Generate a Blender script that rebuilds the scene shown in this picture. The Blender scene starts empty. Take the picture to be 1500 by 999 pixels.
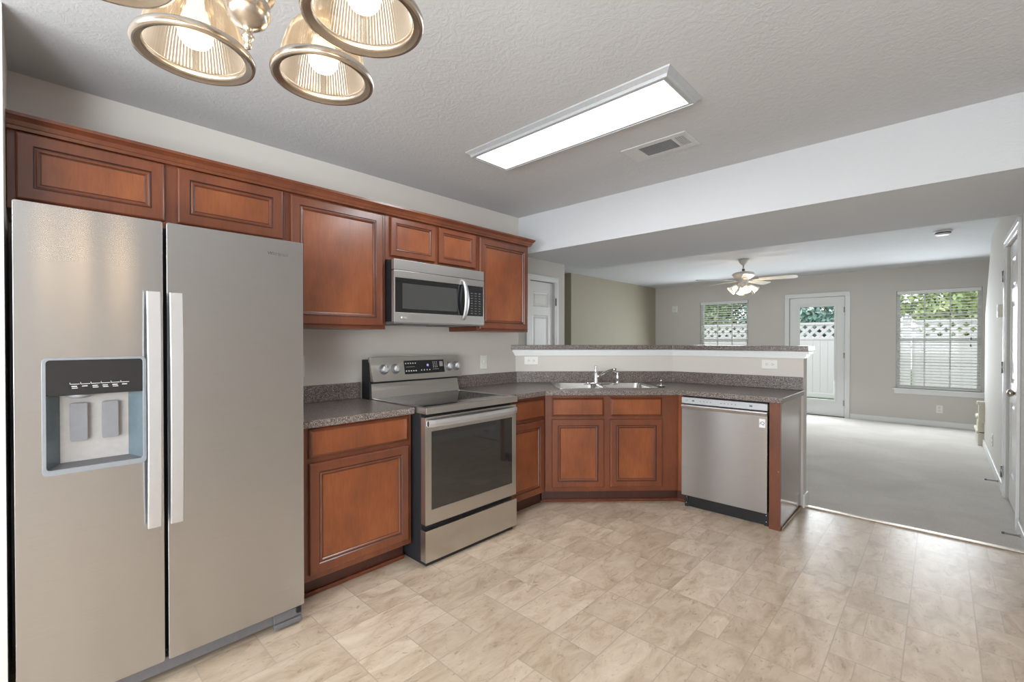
import bpy, bmesh, math, random
from mathutils import Vector, Matrix, geometry

PI = math.pi
R = math.radians
S = bpy.context.scene
COL = S.collection

# ------------------------------------------------------------------ camera
cam_data = bpy.data.cameras.new('camera')
cam = bpy.data.objects.new('camera', cam_data)
COL.objects.link(cam)
S.camera = cam
cam_data.sensor_width = 36.0
cam_data.lens = 36.0 * 665.93 / 1500.0
cam_data.shift_y = 4.81 / 1500.0
cam_data.clip_start = 0.02
cam_data.clip_end = 200
YAW, PITCH = 0.7559, -0.0081
cam.location = (2.8639, 0.0, 1.3013)
cam.rotation_euler = (PI / 2 + PITCH, 0, YAW)

# ------------------------------------------------------------------ world, exposure
S.view_settings.view_transform = 'Standard'
S.view_settings.look = 'None'
S.view_settings.gamma = 1.0
S.view_settings.use_curve_mapping = False
S.view_settings.exposure = 0.43
world = bpy.data.worlds.new('world')
S.world = world
world.use_nodes = True
wn = world.node_tree
wn.nodes.clear()
wo = wn.nodes.new('ShaderNodeOutputWorld')
wb = wn.nodes.new('ShaderNodeBackground')
sky = wn.nodes.new('ShaderNodeTexSky')
sky.sky_type = 'HOSEK_WILKIE'
sky.turbidity = 4.0
sky.ground_albedo = 0.4
sky.sun_direction = (-0.5, -0.35, 0.75)
mixw = wn.nodes.new('ShaderNodeMixRGB')
mixw.inputs[0].default_value = 0.75
mixw.inputs[2].default_value = (0.93, 0.97, 1.0, 1)
wn.links.new(sky.outputs[0], mixw.inputs[1])
wn.links.new(mixw.outputs[0], wb.inputs[0])
wb.inputs[1].default_value = 1.8
wn.links.new(wb.outputs[0], wo.inputs[0])


def area(name, loc, rot, sx, sy, power, col=(1, 1, 1)):
    d = bpy.data.lights.new(name, 'AREA')
    d.shape = 'RECTANGLE'
    d.size, d.size_y = sx, sy
    d.energy = power
    d.color = col
    o = bpy.data.objects.new(name, d)
    o.location = loc
    o.rotation_euler = rot
    COL.objects.link(o)
    return o


sun_d = bpy.data.lights.new('sun', 'SUN')
sun_d.energy = 1.0
sun_d.angle = R(3)
sun_o = bpy.data.objects.new('sun', sun_d)
sun_o.rotation_euler = Vector((0.5, 0.35, -0.75)).to_track_quat('-Z', 'Y').to_euler()
COL.objects.link(sun_o)

DAY = (0.87, 0.945, 1.0)
# daylight of rear window (out of frame) and back windows, plus added fills
area('fill_dining_side', (4.10, -1.98, 1.15), (0, R(116), 0), 2.0, 1.2, 118, DAY)  # added unseen fill light; the wall opening near it is invented
area('daylight_dining', (2.2, -2.35, 1.45), (R(116), 0, 0), 2.2, 1.3, 82, DAY)
area('daylight_back_door', (1.3, 9.24, 1.1), (R(-75), 0, 0), 0.5, 1.5, 23, DAY)
area('daylight_window_large', (2.83, 9.1, 1.3), (R(-80), 0, 0), 0.85, 1.4, 25, DAY)
area('daylight_window_small', (-0.25, 9.1, 1.3), (R(-80), 0, 0), 0.85, 1.4, 25, DAY)
area('fill_living_side', (-3.12, 7.6, 1.4), (0, R(-90), 0), 1.5, 1.8, 48, DAY)  # added area light; this side has no window


# ------------------------------------------------------------------ materials
def newmat(name):
    m = bpy.data.materials.new(name)
    m.use_nodes = True
    nt = m.node_tree
    b = nt.nodes['Principled BSDF']
    return m, nt, b


def N(nt, kind, **kw):
    n = nt.nodes.new(kind)
    for k, v in kw.items():
        if hasattr(n, k):
            setattr(n, k, v)
        else:
            n.inputs[k].default_value = v
    return n


def coords(nt, scale=(1, 1, 1), rot=(0, 0, 0), world_space=False):
    mp = nt.nodes.new('ShaderNodeMapping')
    mp.inputs['Scale'].default_value = scale
    mp.inputs['Rotation'].default_value = rot
    if world_space:
        g = nt.nodes.new('ShaderNodeNewGeometry')
        nt.links.new(g.outputs['Position'], mp.inputs[0])
    else:
        t = nt.nodes.new('ShaderNodeTexCoord')
        nt.links.new(t.outputs['Object'], mp.inputs[0])
    return mp.outputs[0]


def ramp(nt, src, stops):
    r = nt.nodes.new('ShaderNodeValToRGB')
    while len(r.color_ramp.elements) < len(stops):
        r.color_ramp.elements.new(0.5)
    for e, (p, c) in zip(r.color_ramp.elements, stops):
        e.position = p
        e.color = (*c, 1)
    nt.links.new(src, r.inputs[0])
    return r.outputs[0]


def bump(nt, b, src, strength, dist=0.002):
    bp = nt.nodes.new('ShaderNodeBump')
    bp.inputs['Strength'].default_value = strength
    bp.inputs['Distance'].default_value = dist
    nt.links.new(src, bp.inputs['Height'])
    nt.links.new(bp.outputs[0], b.inputs['Normal'])


def noise(nt, vec, scale, detail=3, rough=0.5, dist=0.0):
    n = nt.nodes.new('ShaderNodeTexNoise')
    n.inputs['Scale'].default_value = scale
    n.inputs['Detail'].default_value = detail
    n.inputs['Roughness'].default_value = rough
    n.inputs['Distortion'].default_value = dist
    nt.links.new(vec, n.inputs['Vector'])
    return n.outputs['Fac']


def plain(name, col, rough=0.5, metal=0.0, spec=0.5, bstr=0.0, bscale=60, var=0.04):
    m, nt, b = newmat(name)
    v = coords(nt)
    f = noise(nt, v, bscale, 3)
    lo = tuple(c * (1 - var) for c in col)
    hi = tuple(min(1, c * (1 + var)) for c in col)
    c = ramp(nt, f, [(0.3, lo), (0.7, hi)])
    nt.links.new(c, b.inputs['Base Color'])
    b.inputs['Roughness'].default_value = rough
    b.inputs['Metallic'].default_value = metal
    b.inputs['Specular IOR Level'].default_value = spec
    if bstr:
        bump(nt, b, f, bstr)
    return m


def wood(name, c0, c1, c2, rough=0.3, coat=0.25):
    m, nt, b = newmat(name)
    v = coords(nt, (1, 1, 0.12))
    g = noise(nt, v, 90, 5, 0.6, 0.6)
    v2 = coords(nt, (1, 1, 0.5))
    blot = noise(nt, v2, 4.5, 3, 0.6)
    base = ramp(nt, blot, [(0.28, c0), (0.52, c1), (0.78, c2)])
    gr = ramp(nt, g, [(0.3, (0.84, 0.82, 0.80)), (0.62, (1.04, 1.04, 1.04))])
    mx = nt.nodes.new('ShaderNodeMixRGB')
    mx.blend_type = 'MULTIPLY'
    mx.inputs[0].default_value = 1
    nt.links.new(base, mx.inputs[1])
    nt.links.new(gr, mx.inputs[2])
    nt.links.new(mx.outputs[0], b.inputs['Base Color'])
    b.inputs['Roughness'].default_value = rough
    b.inputs['Coat Weight'].default_value = coat
    b.inputs['Coat Roughness'].default_value = 0.18
    bump(nt, b, g, 0.06, 0.0006)
    return m


def steel(name, col=(0.60, 0.585, 0.57), rough=0.30, aniso=0.75, rot=0.0, wave=0.0, vertical=False):
    m, nt, b = newmat(name)
    sc = (1, 120, 1) if vertical else (1, 1, 120)
    v = coords(nt, sc)
    g = noise(nt, v, 8, 3, 0.6)
    c = ramp(nt, g, [(0.3, tuple(x * 0.95 for x in col)), (0.7, tuple(min(1, x * 1.04) for x in col))])
    nt.links.new(c, b.inputs['Base Color'])
    b.inputs['Metallic'].default_value = 1.0
    b.inputs['Roughness'].default_value = rough
    b.inputs['Anisotropic'].default_value = aniso
    b.inputs['Anisotropic Rotation'].default_value = rot
    tg = nt.nodes.new('ShaderNodeTangent')
    tg.direction_type = 'RADIAL'
    tg.axis = 'Z'
    nt.links.new(tg.outputs[0], b.inputs['Tangent'])
    if wave:
        v2 = coords(nt, (1, 2.5, 0.9))
        w = noise(nt, v2, 2.2, 1, 0.4)
        bump(nt, b, w, wave, 0.02)
    return m


M = {}
# walls and ceilings
M['wall'] = plain('wall_paint', (0.63, 0.585, 0.54), 0.75, bstr=0.08, bscale=220, var=0.015)
M['wall_living'] = plain('wall_paint_living', (0.60, 0.575, 0.535), 0.75, bstr=0.08, bscale=220, var=0.015)
M['olive'] = plain('wall_paint_olive', (0.33, 0.30, 0.225), 0.7, bstr=0.08, bscale=220, var=0.015)
M['white'] = plain('white_trim_paint', (0.76, 0.77, 0.76), 0.35, var=0.01)
M['white_gloss'] = plain('white_enamel', (0.80, 0.80, 0.79), 0.25, var=0.01)
M['cream'] = plain('cream_plastic', (0.72, 0.69, 0.60), 0.4, var=0.01)
M['plate'] = plain('plate_plastic', (0.78, 0.76, 0.71), 0.35, var=0.01)
M['slot'] = plain('dark_slot', (0.03, 0.03, 0.03), 0.6)


def ceiling_mat():
    m, nt, b = newmat('ceiling_texture')
    v = coords(nt, world_space=True)
    n1 = noise(nt, v, 16, 3, 0.65, 2.2)
    n2 = noise(nt, v, 70, 2, 0.5, 0.8)
    add = nt.nodes.new('ShaderNodeMath')
    add.operation = 'ADD'
    r1 = ramp(nt, n1, [(0.47, (0, 0, 0)), (0.56, (1, 1, 1))])
    nt.links.new(r1, add.inputs[0])
    nt.links.new(n2, add.inputs[1])
    b.inputs['Base Color'].default_value = (0.575, 0.585, 0.60, 1)
    b.inputs['Roughness'].default_value = 0.85
    bump(nt, b, add.outputs[0], 0.14, 0.005)
    return m


M['ceiling'] = ceiling_mat()
M['wood'] = wood('cherry_wood_panel', (0.145, 0.040, 0.014), (0.22, 0.061, 0.019), (0.29, 0.088, 0.027))
M['wood_frame'] = wood('cherry_wood_frame', (0.105, 0.030, 0.014), (0.155, 0.043, 0.017), (0.20, 0.058, 0.021))  # darker than the panel wood; that lighting difference is put into the colour
M['glaze'] = wood('dark_wood_glaze', (0.045, 0.014, 0.010), (0.06, 0.018, 0.011), (0.075, 0.022, 0.012))
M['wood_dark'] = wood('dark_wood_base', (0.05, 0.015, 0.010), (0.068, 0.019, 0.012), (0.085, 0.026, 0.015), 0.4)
M['wood_gloss'] = wood('cherry_wood_end', (0.10, 0.028, 0.016), (0.13, 0.036, 0.019), (0.16, 0.045, 0.022), 0.2, 1.0)
M['shoe'] = plain('light_shoe_wood', (0.30, 0.20, 0.12), 0.4)
M['steel'] = steel('brushed_steel')
M['steel_fridge'] = steel('brushed_steel_fridge', (0.54, 0.545, 0.555), 0.24, 0.97, 0.25, 0.14)
M['steel_dw'] = steel('brushed_steel_dishwasher', (0.42, 0.405, 0.40), 0.28, 0.9, 0.25, 0.08)
M['steel_handle'] = steel('satin_steel_handle', (0.66, 0.66, 0.67), 0.36, 0.3)
M['enamel_handle'] = plain('satin_handle', (0.60, 0.60, 0.61), 0.42, 0.85, var=0.01)
M['steel_dark'] = steel('range_steel', (0.58, 0.555, 0.52), 0.28, 0.6)
M['sink'] = steel('sink_steel', (0.66, 0.65, 0.63), 0.25, 0.2)
M['chrome'] = plain('chrome', (0.82, 0.82, 0.82), 0.08, 1.0, var=0.01)
M['nickel'] = plain('brushed_nickel', (0.52, 0.47, 0.41), 0.26, 1.0, var=0.03)
M['black'] = plain('black_plastic', (0.012, 0.012, 0.014), 0.35)
M['black_matte'] = plain('black_enamel', (0.015, 0.015, 0.018), 0.55)
M['gray_plastic'] = plain('grey_plastic', (0.13, 0.125, 0.13), 0.4)
M['paddle'] = plain('paddle_grey', (0.19, 0.19, 0.20), 0.4)
M['frame_gray'] = plain('silver_plastic', (0.25, 0.265, 0.28), 0.3, 0.2)
M['liner'] = plain('dispenser_liner', (0.36, 0.34, 0.325), 0.35)
M['liner_blue'] = plain('dispenser_side', (0.10, 0.13, 0.145), 0.2)
M['glass_black'] = plain('black_glass', (0.010, 0.010, 0.011), 0.05, spec=0.8)
M['glass_oven'] = plain('oven_glass', (0.022, 0.020, 0.018), 0.04, spec=0.9)
M['glass_mw'] = plain('microwave_glass', (0.05, 0.05, 0.05), 0.12, spec=0.8)
M['mark'] = plain('print_light', (0.62, 0.62, 0.62), 0.5)
M['mark_dark'] = plain('print_dark', (0.08, 0.08, 0.085), 0.5)
M['panel_silver'] = plain('control_strip_silver', (0.50, 0.51, 0.53), 0.3, 0.3)
M['vent'] = plain('vent_enamel', (0.60, 0.60, 0.60), 0.45)
M['vent_dark'] = plain('vent_duct', (0.10, 0.095, 0.09), 0.7)
M['brass_strip'] = plain('threshold_metal', (0.50, 0.44, 0.38), 0.35, 0.8)
M['hinge'] = plain('hinge_metal', (0.36, 0.35, 0.34), 0.35, 0.9)
M['carpet_stair'] = plain('stair_carpet', (0.60, 0.57, 0.47), 0.95, bstr=0.6, bscale=180, var=0.08)
M['vinyl'] = plain('white_vinyl', (0.80, 0.80, 0.80), 0.45, var=0.01)
M['fence'] = plain('fence_vinyl', (0.70, 0.655, 0.66), 0.5, var=0.01)
M['grass'] = plain('lawn', (0.10, 0.16, 0.04), 0.9, bscale=8, var=0.4)
M['bark'] = plain('bark', (0.12, 0.085, 0.06), 0.9, bstr=0.5, bscale=30, var=0.3)
M['fan_white'] = plain('fan_enamel', (0.66, 0.62, 0.56), 0.4, var=0.01)
M['slat'] = plain('blind_slat', (0.78, 0.78, 0.73), 0.4, var=0.01)


def leaf_mat(name, a, b_):
    m, nt, b = newmat(name)
    v = coords(nt, world_space=True)
    f = noise(nt, v, 3.0, 4, 0.7)
    nt.links.new(ramp(nt, f, [(0.35, a), (0.65, b_)]), b.inputs['Base Color'])
    b.inputs['Roughness'].default_value = 0.6
    b.inputs['Subsurface Weight'].default_value = 0.0
    return m


M['leaf_a'] = leaf_mat('leaf_dark', (0.26, 0.36, 0.19), (0.50, 0.58, 0.34))
M['leaf_b'] = leaf_mat('leaf_light', (0.32, 0.42, 0.18), (0.66, 0.72, 0.36))
M['leaf_c'] = leaf_mat('leaf_blue', (0.25, 0.42, 0.36), (0.52, 0.66, 0.60))


def emit_mat(name, col, strength):
    m, nt, b = newmat(name)
    b.inputs['Base Color'].default_value = (*col, 1)
    b.inputs['Emission Color'].default_value = (*col, 1)
    b.inputs['Emission Strength'].default_value = strength
    return m


M['led'] = emit_mat('led_diffuser', (1.0, 0.985, 0.96), 1.0)
M['bulb'] = emit_mat('lit_bulb', (1.0, 0.94, 0.86), 1.7)
M['display'] = emit_mat('display_blue', (0.25, 0.28, 0.75), 0.6)


def carpet_mat():
    m, nt, b = newmat('carpet')
    v = coords(nt, world_space=True)
    big = noise(nt, v, 1.6, 4, 0.6, 0.5)
    fine = noise(nt, v, 260, 2, 0.7)
    c1 = ramp(nt, big, [(0.3, (0.57, 0.535, 0.495)), (0.7, (0.68, 0.645, 0.60))])
    c2 = ramp(nt, fine, [(0.3, (0.80, 0.80, 0.80)), (0.7, (1.08, 1.08, 1.08))])
    mx = nt.nodes.new('ShaderNodeMixRGB')
    mx.blend_type = 'MULTIPLY'
    mx.inputs[0].default_value = 1
    nt.links.new(c1, mx.inputs[1])
    nt.links.new(c2, mx.inputs[2])
    nt.links.new(mx.outputs[0], b.inputs['Base Color'])
    b.inputs['Roughness'].default_value = 0.95
    b.inputs['Specular IOR Level'].default_value = 0.1
    bump(nt, b, fine, 0.5, 0.004)
    return m


M['carpet'] = carpet_mat()


def granite_mat():
    m, nt, b = newmat('speckled_laminate')
    v = coords(nt, world_space=True)
    n1 = noise(nt, v, 170, 3, 0.75)
    n2 = noise(nt, v, 330, 2, 0.6)
    n3 = noise(nt, v, 12, 2, 0.5)
    vo = nt.nodes.new('ShaderNodeTexVoronoi')
    vo.inputs['Scale'].default_value = 330
    nt.links.new(v, vo.inputs['Vector'])
    sv = nt.nodes.new('ShaderNodeSeparateColor')
    nt.links.new(vo.outputs['Color'], sv.inputs[0])
    base = ramp(nt, sv.outputs[0], [(0.05, (0.035, 0.025, 0.022)), (0.30, (0.105, 0.078, 0.068)), (0.62, (0.165, 0.132, 0.116)), (0.95, (0.40, 0.35, 0.32))])
    sp = ramp(nt, n2, [(0.35, (0.6, 0.58, 0.58)), (0.6, (1.1, 1.1, 1.1))])
    mx = nt.nodes.new('ShaderNodeMixRGB')
    mx.blend_type = 'MULTIPLY'
    mx.inputs[0].default_value = 1
    nt.links.new(base, mx.inputs[1])
    nt.links.new(sp, mx.inputs[2])
    nt.links.new(mx.outputs[0], b.inputs['Base Color'])
    b.inputs['Roughness'].default_value = 0.30
    return m


M['granite'] = granite_mat()


def math_(nt, op, a, b=None, c=None):
    n = nt.nodes.new('ShaderNodeMath')
    n.operation = op
    for i, x in enumerate((a, b, c)):
        if x is None:
            continue
        if isinstance(x, (int, float)):
            n.inputs[i].default_value = x
        else:
            nt.links.new(x, n.inputs[i])
    return n.outputs[0]


def vinyl_floor_mat():
    """printed tile sheet: 0.2285 m module, long tiles in odd columns, squares (every other one split) in even ones"""
    m, nt, b = newmat('printed_tile_vinyl')
    g = nt.nodes.new('ShaderNodeNewGeometry')
    sp = nt.nodes.new('ShaderNodeSeparateXYZ')
    nt.links.new(g.outputs['Position'], sp.inputs[0])
    U = 0.2295
    u = math_(nt, 'DIVIDE', math_(nt, 'SUBTRACT', sp.outputs[0], 2.071 - 20 * U), U)
    w = math_(nt, 'DIVIDE', math_(nt, 'SUBTRACT', sp.outputs[1], 2.051 - 20 * U), U)
    iu = math_(nt, 'FLOOR', u)
    fu = math_(nt, 'FRACT', u)
    odd = math_(nt, 'MODULO', iu, 2.0)              # 0 = column starting at x 2.07 (squares), 1 = long tiles
    # long tiles: joint offset alternates from column pair to column pair
    pair = math_(nt, 'MODULO', math_(nt, 'FLOOR', math_(nt, 'MULTIPLY', iu, 0.5)), 2.0)
    wl = math_(nt, 'MULTIPLY', math_(nt, 'ADD', w, math_(nt, 'ADD', pair, 0.0)), 0.5)
    il = math_(nt, 'FLOOR', wl)
    fl = math_(nt, 'MULTIPLY', math_(nt, 'FRACT', wl), 2.0)
    iw = math_(nt, 'FLOOR', w)
    fw = math_(nt, 'FRACT', w)
    par = math_(nt, 'MODULO', iw, 2.0)
    hw = 0.011
    edge = lambda f, per: math_(nt, 'LESS_THAN', math_(nt, 'MINIMUM', f, math_(nt, 'SUBTRACT', per, f)), hw)
    e_u = edge(fu, 1.0)
    e_w = edge(fw, 1.0)
    e_l = edge(fl, 2.0)
    split = math_(nt, 'MULTIPLY', math_(nt, 'LESS_THAN', math_(nt, 'ABSOLUTE', math_(nt, 'SUBTRACT', fu, 0.4)), hw * 0.8),
                  math_(nt, 'SUBTRACT', 1.0, par))
    even_e = math_(nt, 'MAXIMUM', e_w, split)
    mixe = math_(nt, 'ADD', math_(nt, 'MULTIPLY', odd, e_l), math_(nt, 'MULTIPLY', math_(nt, 'SUBTRACT', 1.0, odd), even_e))
    line = math_(nt, 'MINIMUM', math_(nt, 'MAXIMUM', e_u, mixe), 1.0)
    # tile id
    side = math_(nt, 'MULTIPLY', math_(nt, 'GREATER_THAN', fu, 0.4), math_(nt, 'SUBTRACT', 1.0, par))
    idv = math_(nt, 'ADD', math_(nt, 'MULTIPLY', odd, math_(nt, 'ADD', il, 50.0)),
                math_(nt, 'MULTIPLY', math_(nt, 'SUBTRACT', 1.0, odd), math_(nt, 'ADD', iw, math_(nt, 'MULTIPLY', side, 0.5))))
    cmb = nt.nodes.new('ShaderNodeCombineXYZ')
    nt.links.new(iu, cmb.inputs[0])
    nt.links.new(idv, cmb.inputs[1])
    wnz = nt.nodes.new('ShaderNodeTexWhiteNoise')
    wnz.noise_dimensions = '3D'
    nt.links.new(cmb.outputs[0], wnz.inputs[0])
    tone = wnz.outputs['Value']
    # stone print, shifted per tile
    off = nt.nodes.new('ShaderNodeVectorMath')
    off.operation = 'SCALE'
    off.inputs['Scale'].default_value = 9.0
    nt.links.new(wnz.outputs['Color'], off.inputs[0])
    addv = nt.nodes.new('ShaderNodeVectorMath')
    addv.operation = 'ADD'
    mp = nt.nodes.new('ShaderNodeMapping')
    mp.inputs['Scale'].default_value = (2.2, 1.0, 1.0)
    mp.inputs['Rotation'].default_value = (0, 0, 0.6)
    nt.links.new(g.outputs['Position'], mp.inputs[0])
    nt.links.new(mp.outputs[0], addv.inputs[0])
    nt.links.new(off.outputs[0], addv.inputs[1])
    n1 = noise(nt, addv.outputs[0], 5.0, 6, 0.62, 0.9)
    n2 = noise(nt, addv.outputs[0], 13.0, 5, 0.7, 1.8)
    base = ramp(nt, n1, [(0.30, (0.42, 0.315, 0.225)), (0.48, (0.56, 0.45, 0.345)), (0.70, (0.66, 0.555, 0.44))])
    vein = ramp(nt, n2, [(0.30, (0.64, 0.58, 0.52)), (0.42, (0.97, 0.95, 0.93)), (1.0, (1.03, 1.03, 1.03))])
    tn = ramp(nt, tone, [(0.0, (0.90, 0.88, 0.85)), (0.5, (1.0, 0.99, 0.98)), (1.0, (1.08, 1.08, 1.08))])
    cur = base
    for extra in (vein, tn):
        mx = nt.nodes.new('ShaderNodeMixRGB')
        mx.blend_type = 'MULTIPLY'
        mx.inputs[0].default_value = 1
        nt.links.new(cur, mx.inputs[1])
        nt.links.new(extra, mx.inputs[2])
        cur = mx.outputs[0]
    mx = nt.nodes.new('ShaderNodeMixRGB')
    mx.inputs[2].default_value = (0.40, 0.32, 0.245, 1)
    nt.links.new(math_(nt, 'MULTIPLY', line, 0.75), mx.inputs[0])
    nt.links.new(cur, mx.inputs[1])
    nt.links.new(mx.outputs[0], b.inputs['Base Color'])
    b.inputs['Roughness'].default_value = 0.33
    b.inputs['Specular IOR Level'].default_value = 0.55
    fine = noise(nt, addv.outputs[0], 40, 3, 0.6)
    hgt = math_(nt, 'SUBTRACT', math_(nt, 'MULTIPLY', fine, 0.35), line)
    bump(nt, b, hgt, 0.18, 0.0015)
    return m


M['vinyl_floor'] = vinyl_floor_mat()


def glass_shade_mat(name, col, emis, ecol):
    m, nt, b = newmat(name)
    nt.nodes.remove(b)
    out = nt.nodes['Material Output']
    tr = N(nt, 'ShaderNodeBsdfTransparent')
    tr.inputs[0].default_value = (*col, 1)
    tl = N(nt, 'ShaderNodeBsdfTranslucent')
    tl.inputs[0].default_value = (*col, 1)
    gl = N(nt, 'ShaderNodeBsdfGlossy')
    gl.inputs['Roughness'].default_value = 0.12
    df = N(nt, 'ShaderNodeBsdfDiffuse')
    df.inputs[0].default_value = (*col, 1)
    m1 = N(nt, 'ShaderNodeMixShader'); m1.inputs[0].default_value = 0.22
    nt.links.new(tr.outputs[0], m1.inputs[1]); nt.links.new(tl.outputs[0], m1.inputs[2])
    m2 = N(nt, 'ShaderNodeMixShader'); m2.inputs[0].default_value = 0.12
    nt.links.new(m1.outputs[0], m2.inputs[1]); nt.links.new(df.outputs[0], m2.inputs[2])
    fr = N(nt, 'ShaderNodeFresnel'); fr.inputs[0].default_value = 1.5
    m3 = N(nt, 'ShaderNodeMixShader')
    nt.links.new(fr.outputs[0], m3.inputs[0])
    nt.links.new(m2.outputs[0], m3.inputs[1]); nt.links.new(gl.outputs[0], m3.inputs[2])
    if emis:
        em = N(nt, 'ShaderNodeEmission')
        em.inputs[0].default_value = (*ecol, 1)
        em.inputs[1].default_value = emis
        ad = N(nt, 'ShaderNodeAddShader')
        nt.links.new(m3.outputs[0], ad.inputs[0]); nt.links.new(em.outputs[0], ad.inputs[1])
        nt.links.new(ad.outputs[0], out.inputs[0])
    else:
        nt.links.new(m3.outputs[0], out.inputs[0])
    return m


M['shade'] = glass_shade_mat('ribbed_glass', (0.72, 0.63, 0.50), 0.0, (1, 0.8, 0.55))
M['shade_fan'] = glass_shade_mat('frosted_glass', (0.90, 0.82, 0.70), 0.12, (1, 0.80, 0.58))


def pane_mat():
    m, nt, b = newmat('window_glass')
    nt.nodes.remove(b)
    out = nt.nodes['Material Output']
    tr = N(nt, 'ShaderNodeBsdfTransparent')
    tr.inputs[0].default_value = (0.96, 0.98, 0.98, 1)
    gl = N(nt, 'ShaderNodeBsdfGlossy')
    gl.inputs['Roughness'].default_value = 0.02
    fr = N(nt, 'ShaderNodeFresnel'); fr.inputs[0].default_value = 1.20
    mx = N(nt, 'ShaderNodeMixShader')
    nt.links.new(fr.outputs[0], mx.inputs[0])
    nt.links.new(tr.outputs[0], mx.inputs[1]); nt.links.new(gl.outputs[0], mx.inputs[2])
    nt.links.new(mx.outputs[0], out.inputs[0])
    return m


M['pane'] = pane_mat()


# ------------------------------------------------------------------ mesh helpers
class MB:
    """collects faces; builds ONE mesh object"""

    def __init__(self):
        self.v, self.f, self.m, self.s = [], [], [], []

    def add(self, vs, fs, mi=0, smooth=False):
        o = len(self.v)
        self.v += [tuple(x) for x in vs]
        for f in fs:
            self.f.append(tuple(o + i for i in f))
            self.m.append(mi)
            self.s.append(smooth)
        return self

    def box(self, x0, x1, y0, y1, z0, z1, mi=0, bev=0.0):
        x0, x1 = sorted((x0, x1)); y0, y1 = sorted((y0, y1)); z0, z1 = sorted((z0, z1))
        if bev <= 0:
            vs = [(x, y, z) for x in (x0, x1) for y in (y0, y1) for z in (z0, z1)]
            fs = [(0, 1, 3, 2), (4, 6, 7, 5), (0, 4, 5, 1), (2, 3, 7, 6), (0, 2, 6, 4), (1, 5, 7, 3)]
            return self.add(vs, fs, mi)
        bm = bmesh.new()
        bmesh.ops.create_cube(bm, size=1)
        for v in bm.verts:
            v.co = Vector(((x0 + x1) / 2 + v.co.x * (x1 - x0), (y0 + y1) / 2 + v.co.y * (y1 - y0), (z0 + z1) / 2 + v.co.z * (z1 - z0)))
        bmesh.ops.bevel(bm, geom=list(bm.edges), offset=min(bev, (x1 - x0) * .49, (y1 - y0) * .49, (z1 - z0) * .49), segments=2, affect='EDGES', profile=0.6)
        return self.frombm(bm, mi)

    def frombm(self, bm, mi=0, smooth=False):
        bm.verts.ensure_lookup_table()
        self.add([v.co[:] for v in bm.verts], [[v.index for v in f.verts] for f in bm.faces], mi, smooth)
        bm.free()
        return self

    def prism(self, pts, z0, z1, mi=0, holes=(), axis='z'):
        """polygon (with holes) in XY extruded over z; axis='y': pts are (x,z) extruded over y; 'x': pts are (y,z)"""
        def P(a, b, h):
            return {'z': (a, b, h), 'y': (a, h, b), 'x': (h, a, b)}[axis]
        loops = [list(pts)] + [list(h) for h in holes]
        flat = [p for l in loops for p in l]
        tris = geometry.tessellate_polygon([[Vector((p[0], p[1], 0)) for p in l] for l in loops])
        n = len(flat)
        vs = [P(a, b, z0) for a, b in flat] + [P(a, b, z1) for a, b in flat]
        fs = [tuple(t) for t in tris] + [tuple(n + i for i in reversed(t)) for t in tris]
        o = 0
        for l in loops:
            k = len(l)
            for i in range(k):
                j = (i + 1) % k
                fs.append((o + i, o + j, n + o + j, n + o + i))
            o += k
        return self.add(vs, fs, mi)

    def rings(self, rings, mi=0, closed=True, cap0=False, cap1=False, smooth=True, mis=None):
        n = len(rings[0])
        vs = [p for r in rings for p in r]
        o = len(self.v)
        self.v += [tuple(x) for x in vs]
        rng = n if closed else n - 1
        for k in range(len(rings) - 1):
            for i in range(rng):
                j = (i + 1) % n
                self.f.append((o + k * n + i, o + k * n + j, o + (k + 1) * n + j, o + (k + 1) * n + i))
                self.m.append(mis[k] if mis else mi)
                self.s.append(smooth)
        if cap0:
            self.f.append(tuple(o + i for i in reversed(range(n)))); self.m.append(mis[0] if mis else mi); self.s.append(False)
        if cap1:
            b = o + (len(rings) - 1) * n
            self.f.append(tuple(b + i for i in range(n))); self.m.append(mis[-1] if mis else mi); self.s.append(False)
        return self

    def lathe(self, prof, c=(0, 0, 0), n=32, mi=0, axis='z', cap0=False, cap1=False, rib=0.0, ribn=0, sm=True):
        rr = []
        for r, h in prof:
            ring = []
            for i in range(n):
                a = 2 * PI * i / n
                q = r * (1 + (rib if (ribn and i % 2) else 0))
                x, y = q * math.cos(a), q * math.sin(a)
                p = {'z': (x, y, h), 'y': (x, h, y), 'x': (h, x, y)}[axis]
                ring.append((c[0] + p[0], c[1] + p[1], c[2] + p[2]))
            rr.append(ring)
        return self.rings(rr, mi, True, cap0, cap1, smooth=sm)

    def tube(self, path, r, n=10, mi=0, caps=True, flat=None):
        pts = [Vector(p) for p in path]
        rs = r if isinstance(r, (list, tuple)) else [r] * len(pts)
        rr = []
        up = None
        for i, p in enumerate(pts):
            d = (pts[min(i + 1, len(pts) - 1)] - pts[max(i - 1, 0)]).normalized()
            if up is None:
                up = Vector((0, 0, 1)) if abs(d.z) < 0.9 else Vector((1, 0, 0))
            a = d.cross(up).normalized()
            b = a.cross(d).normalized()
            up = b
            fx, fy = flat or (1, 1)
            rr.append([p + a * (rs[i] * fx * math.cos(2 * PI * k / n)) + b * (rs[i] * fy * math.sin(2 * PI * k / n)) for k in range(n)])
        return self.rings(rr, mi, True, caps, caps)

    def xform(self, mat):
        self.v = [tuple(mat @ Vector(p)) for p in self.v]
        return self

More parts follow.
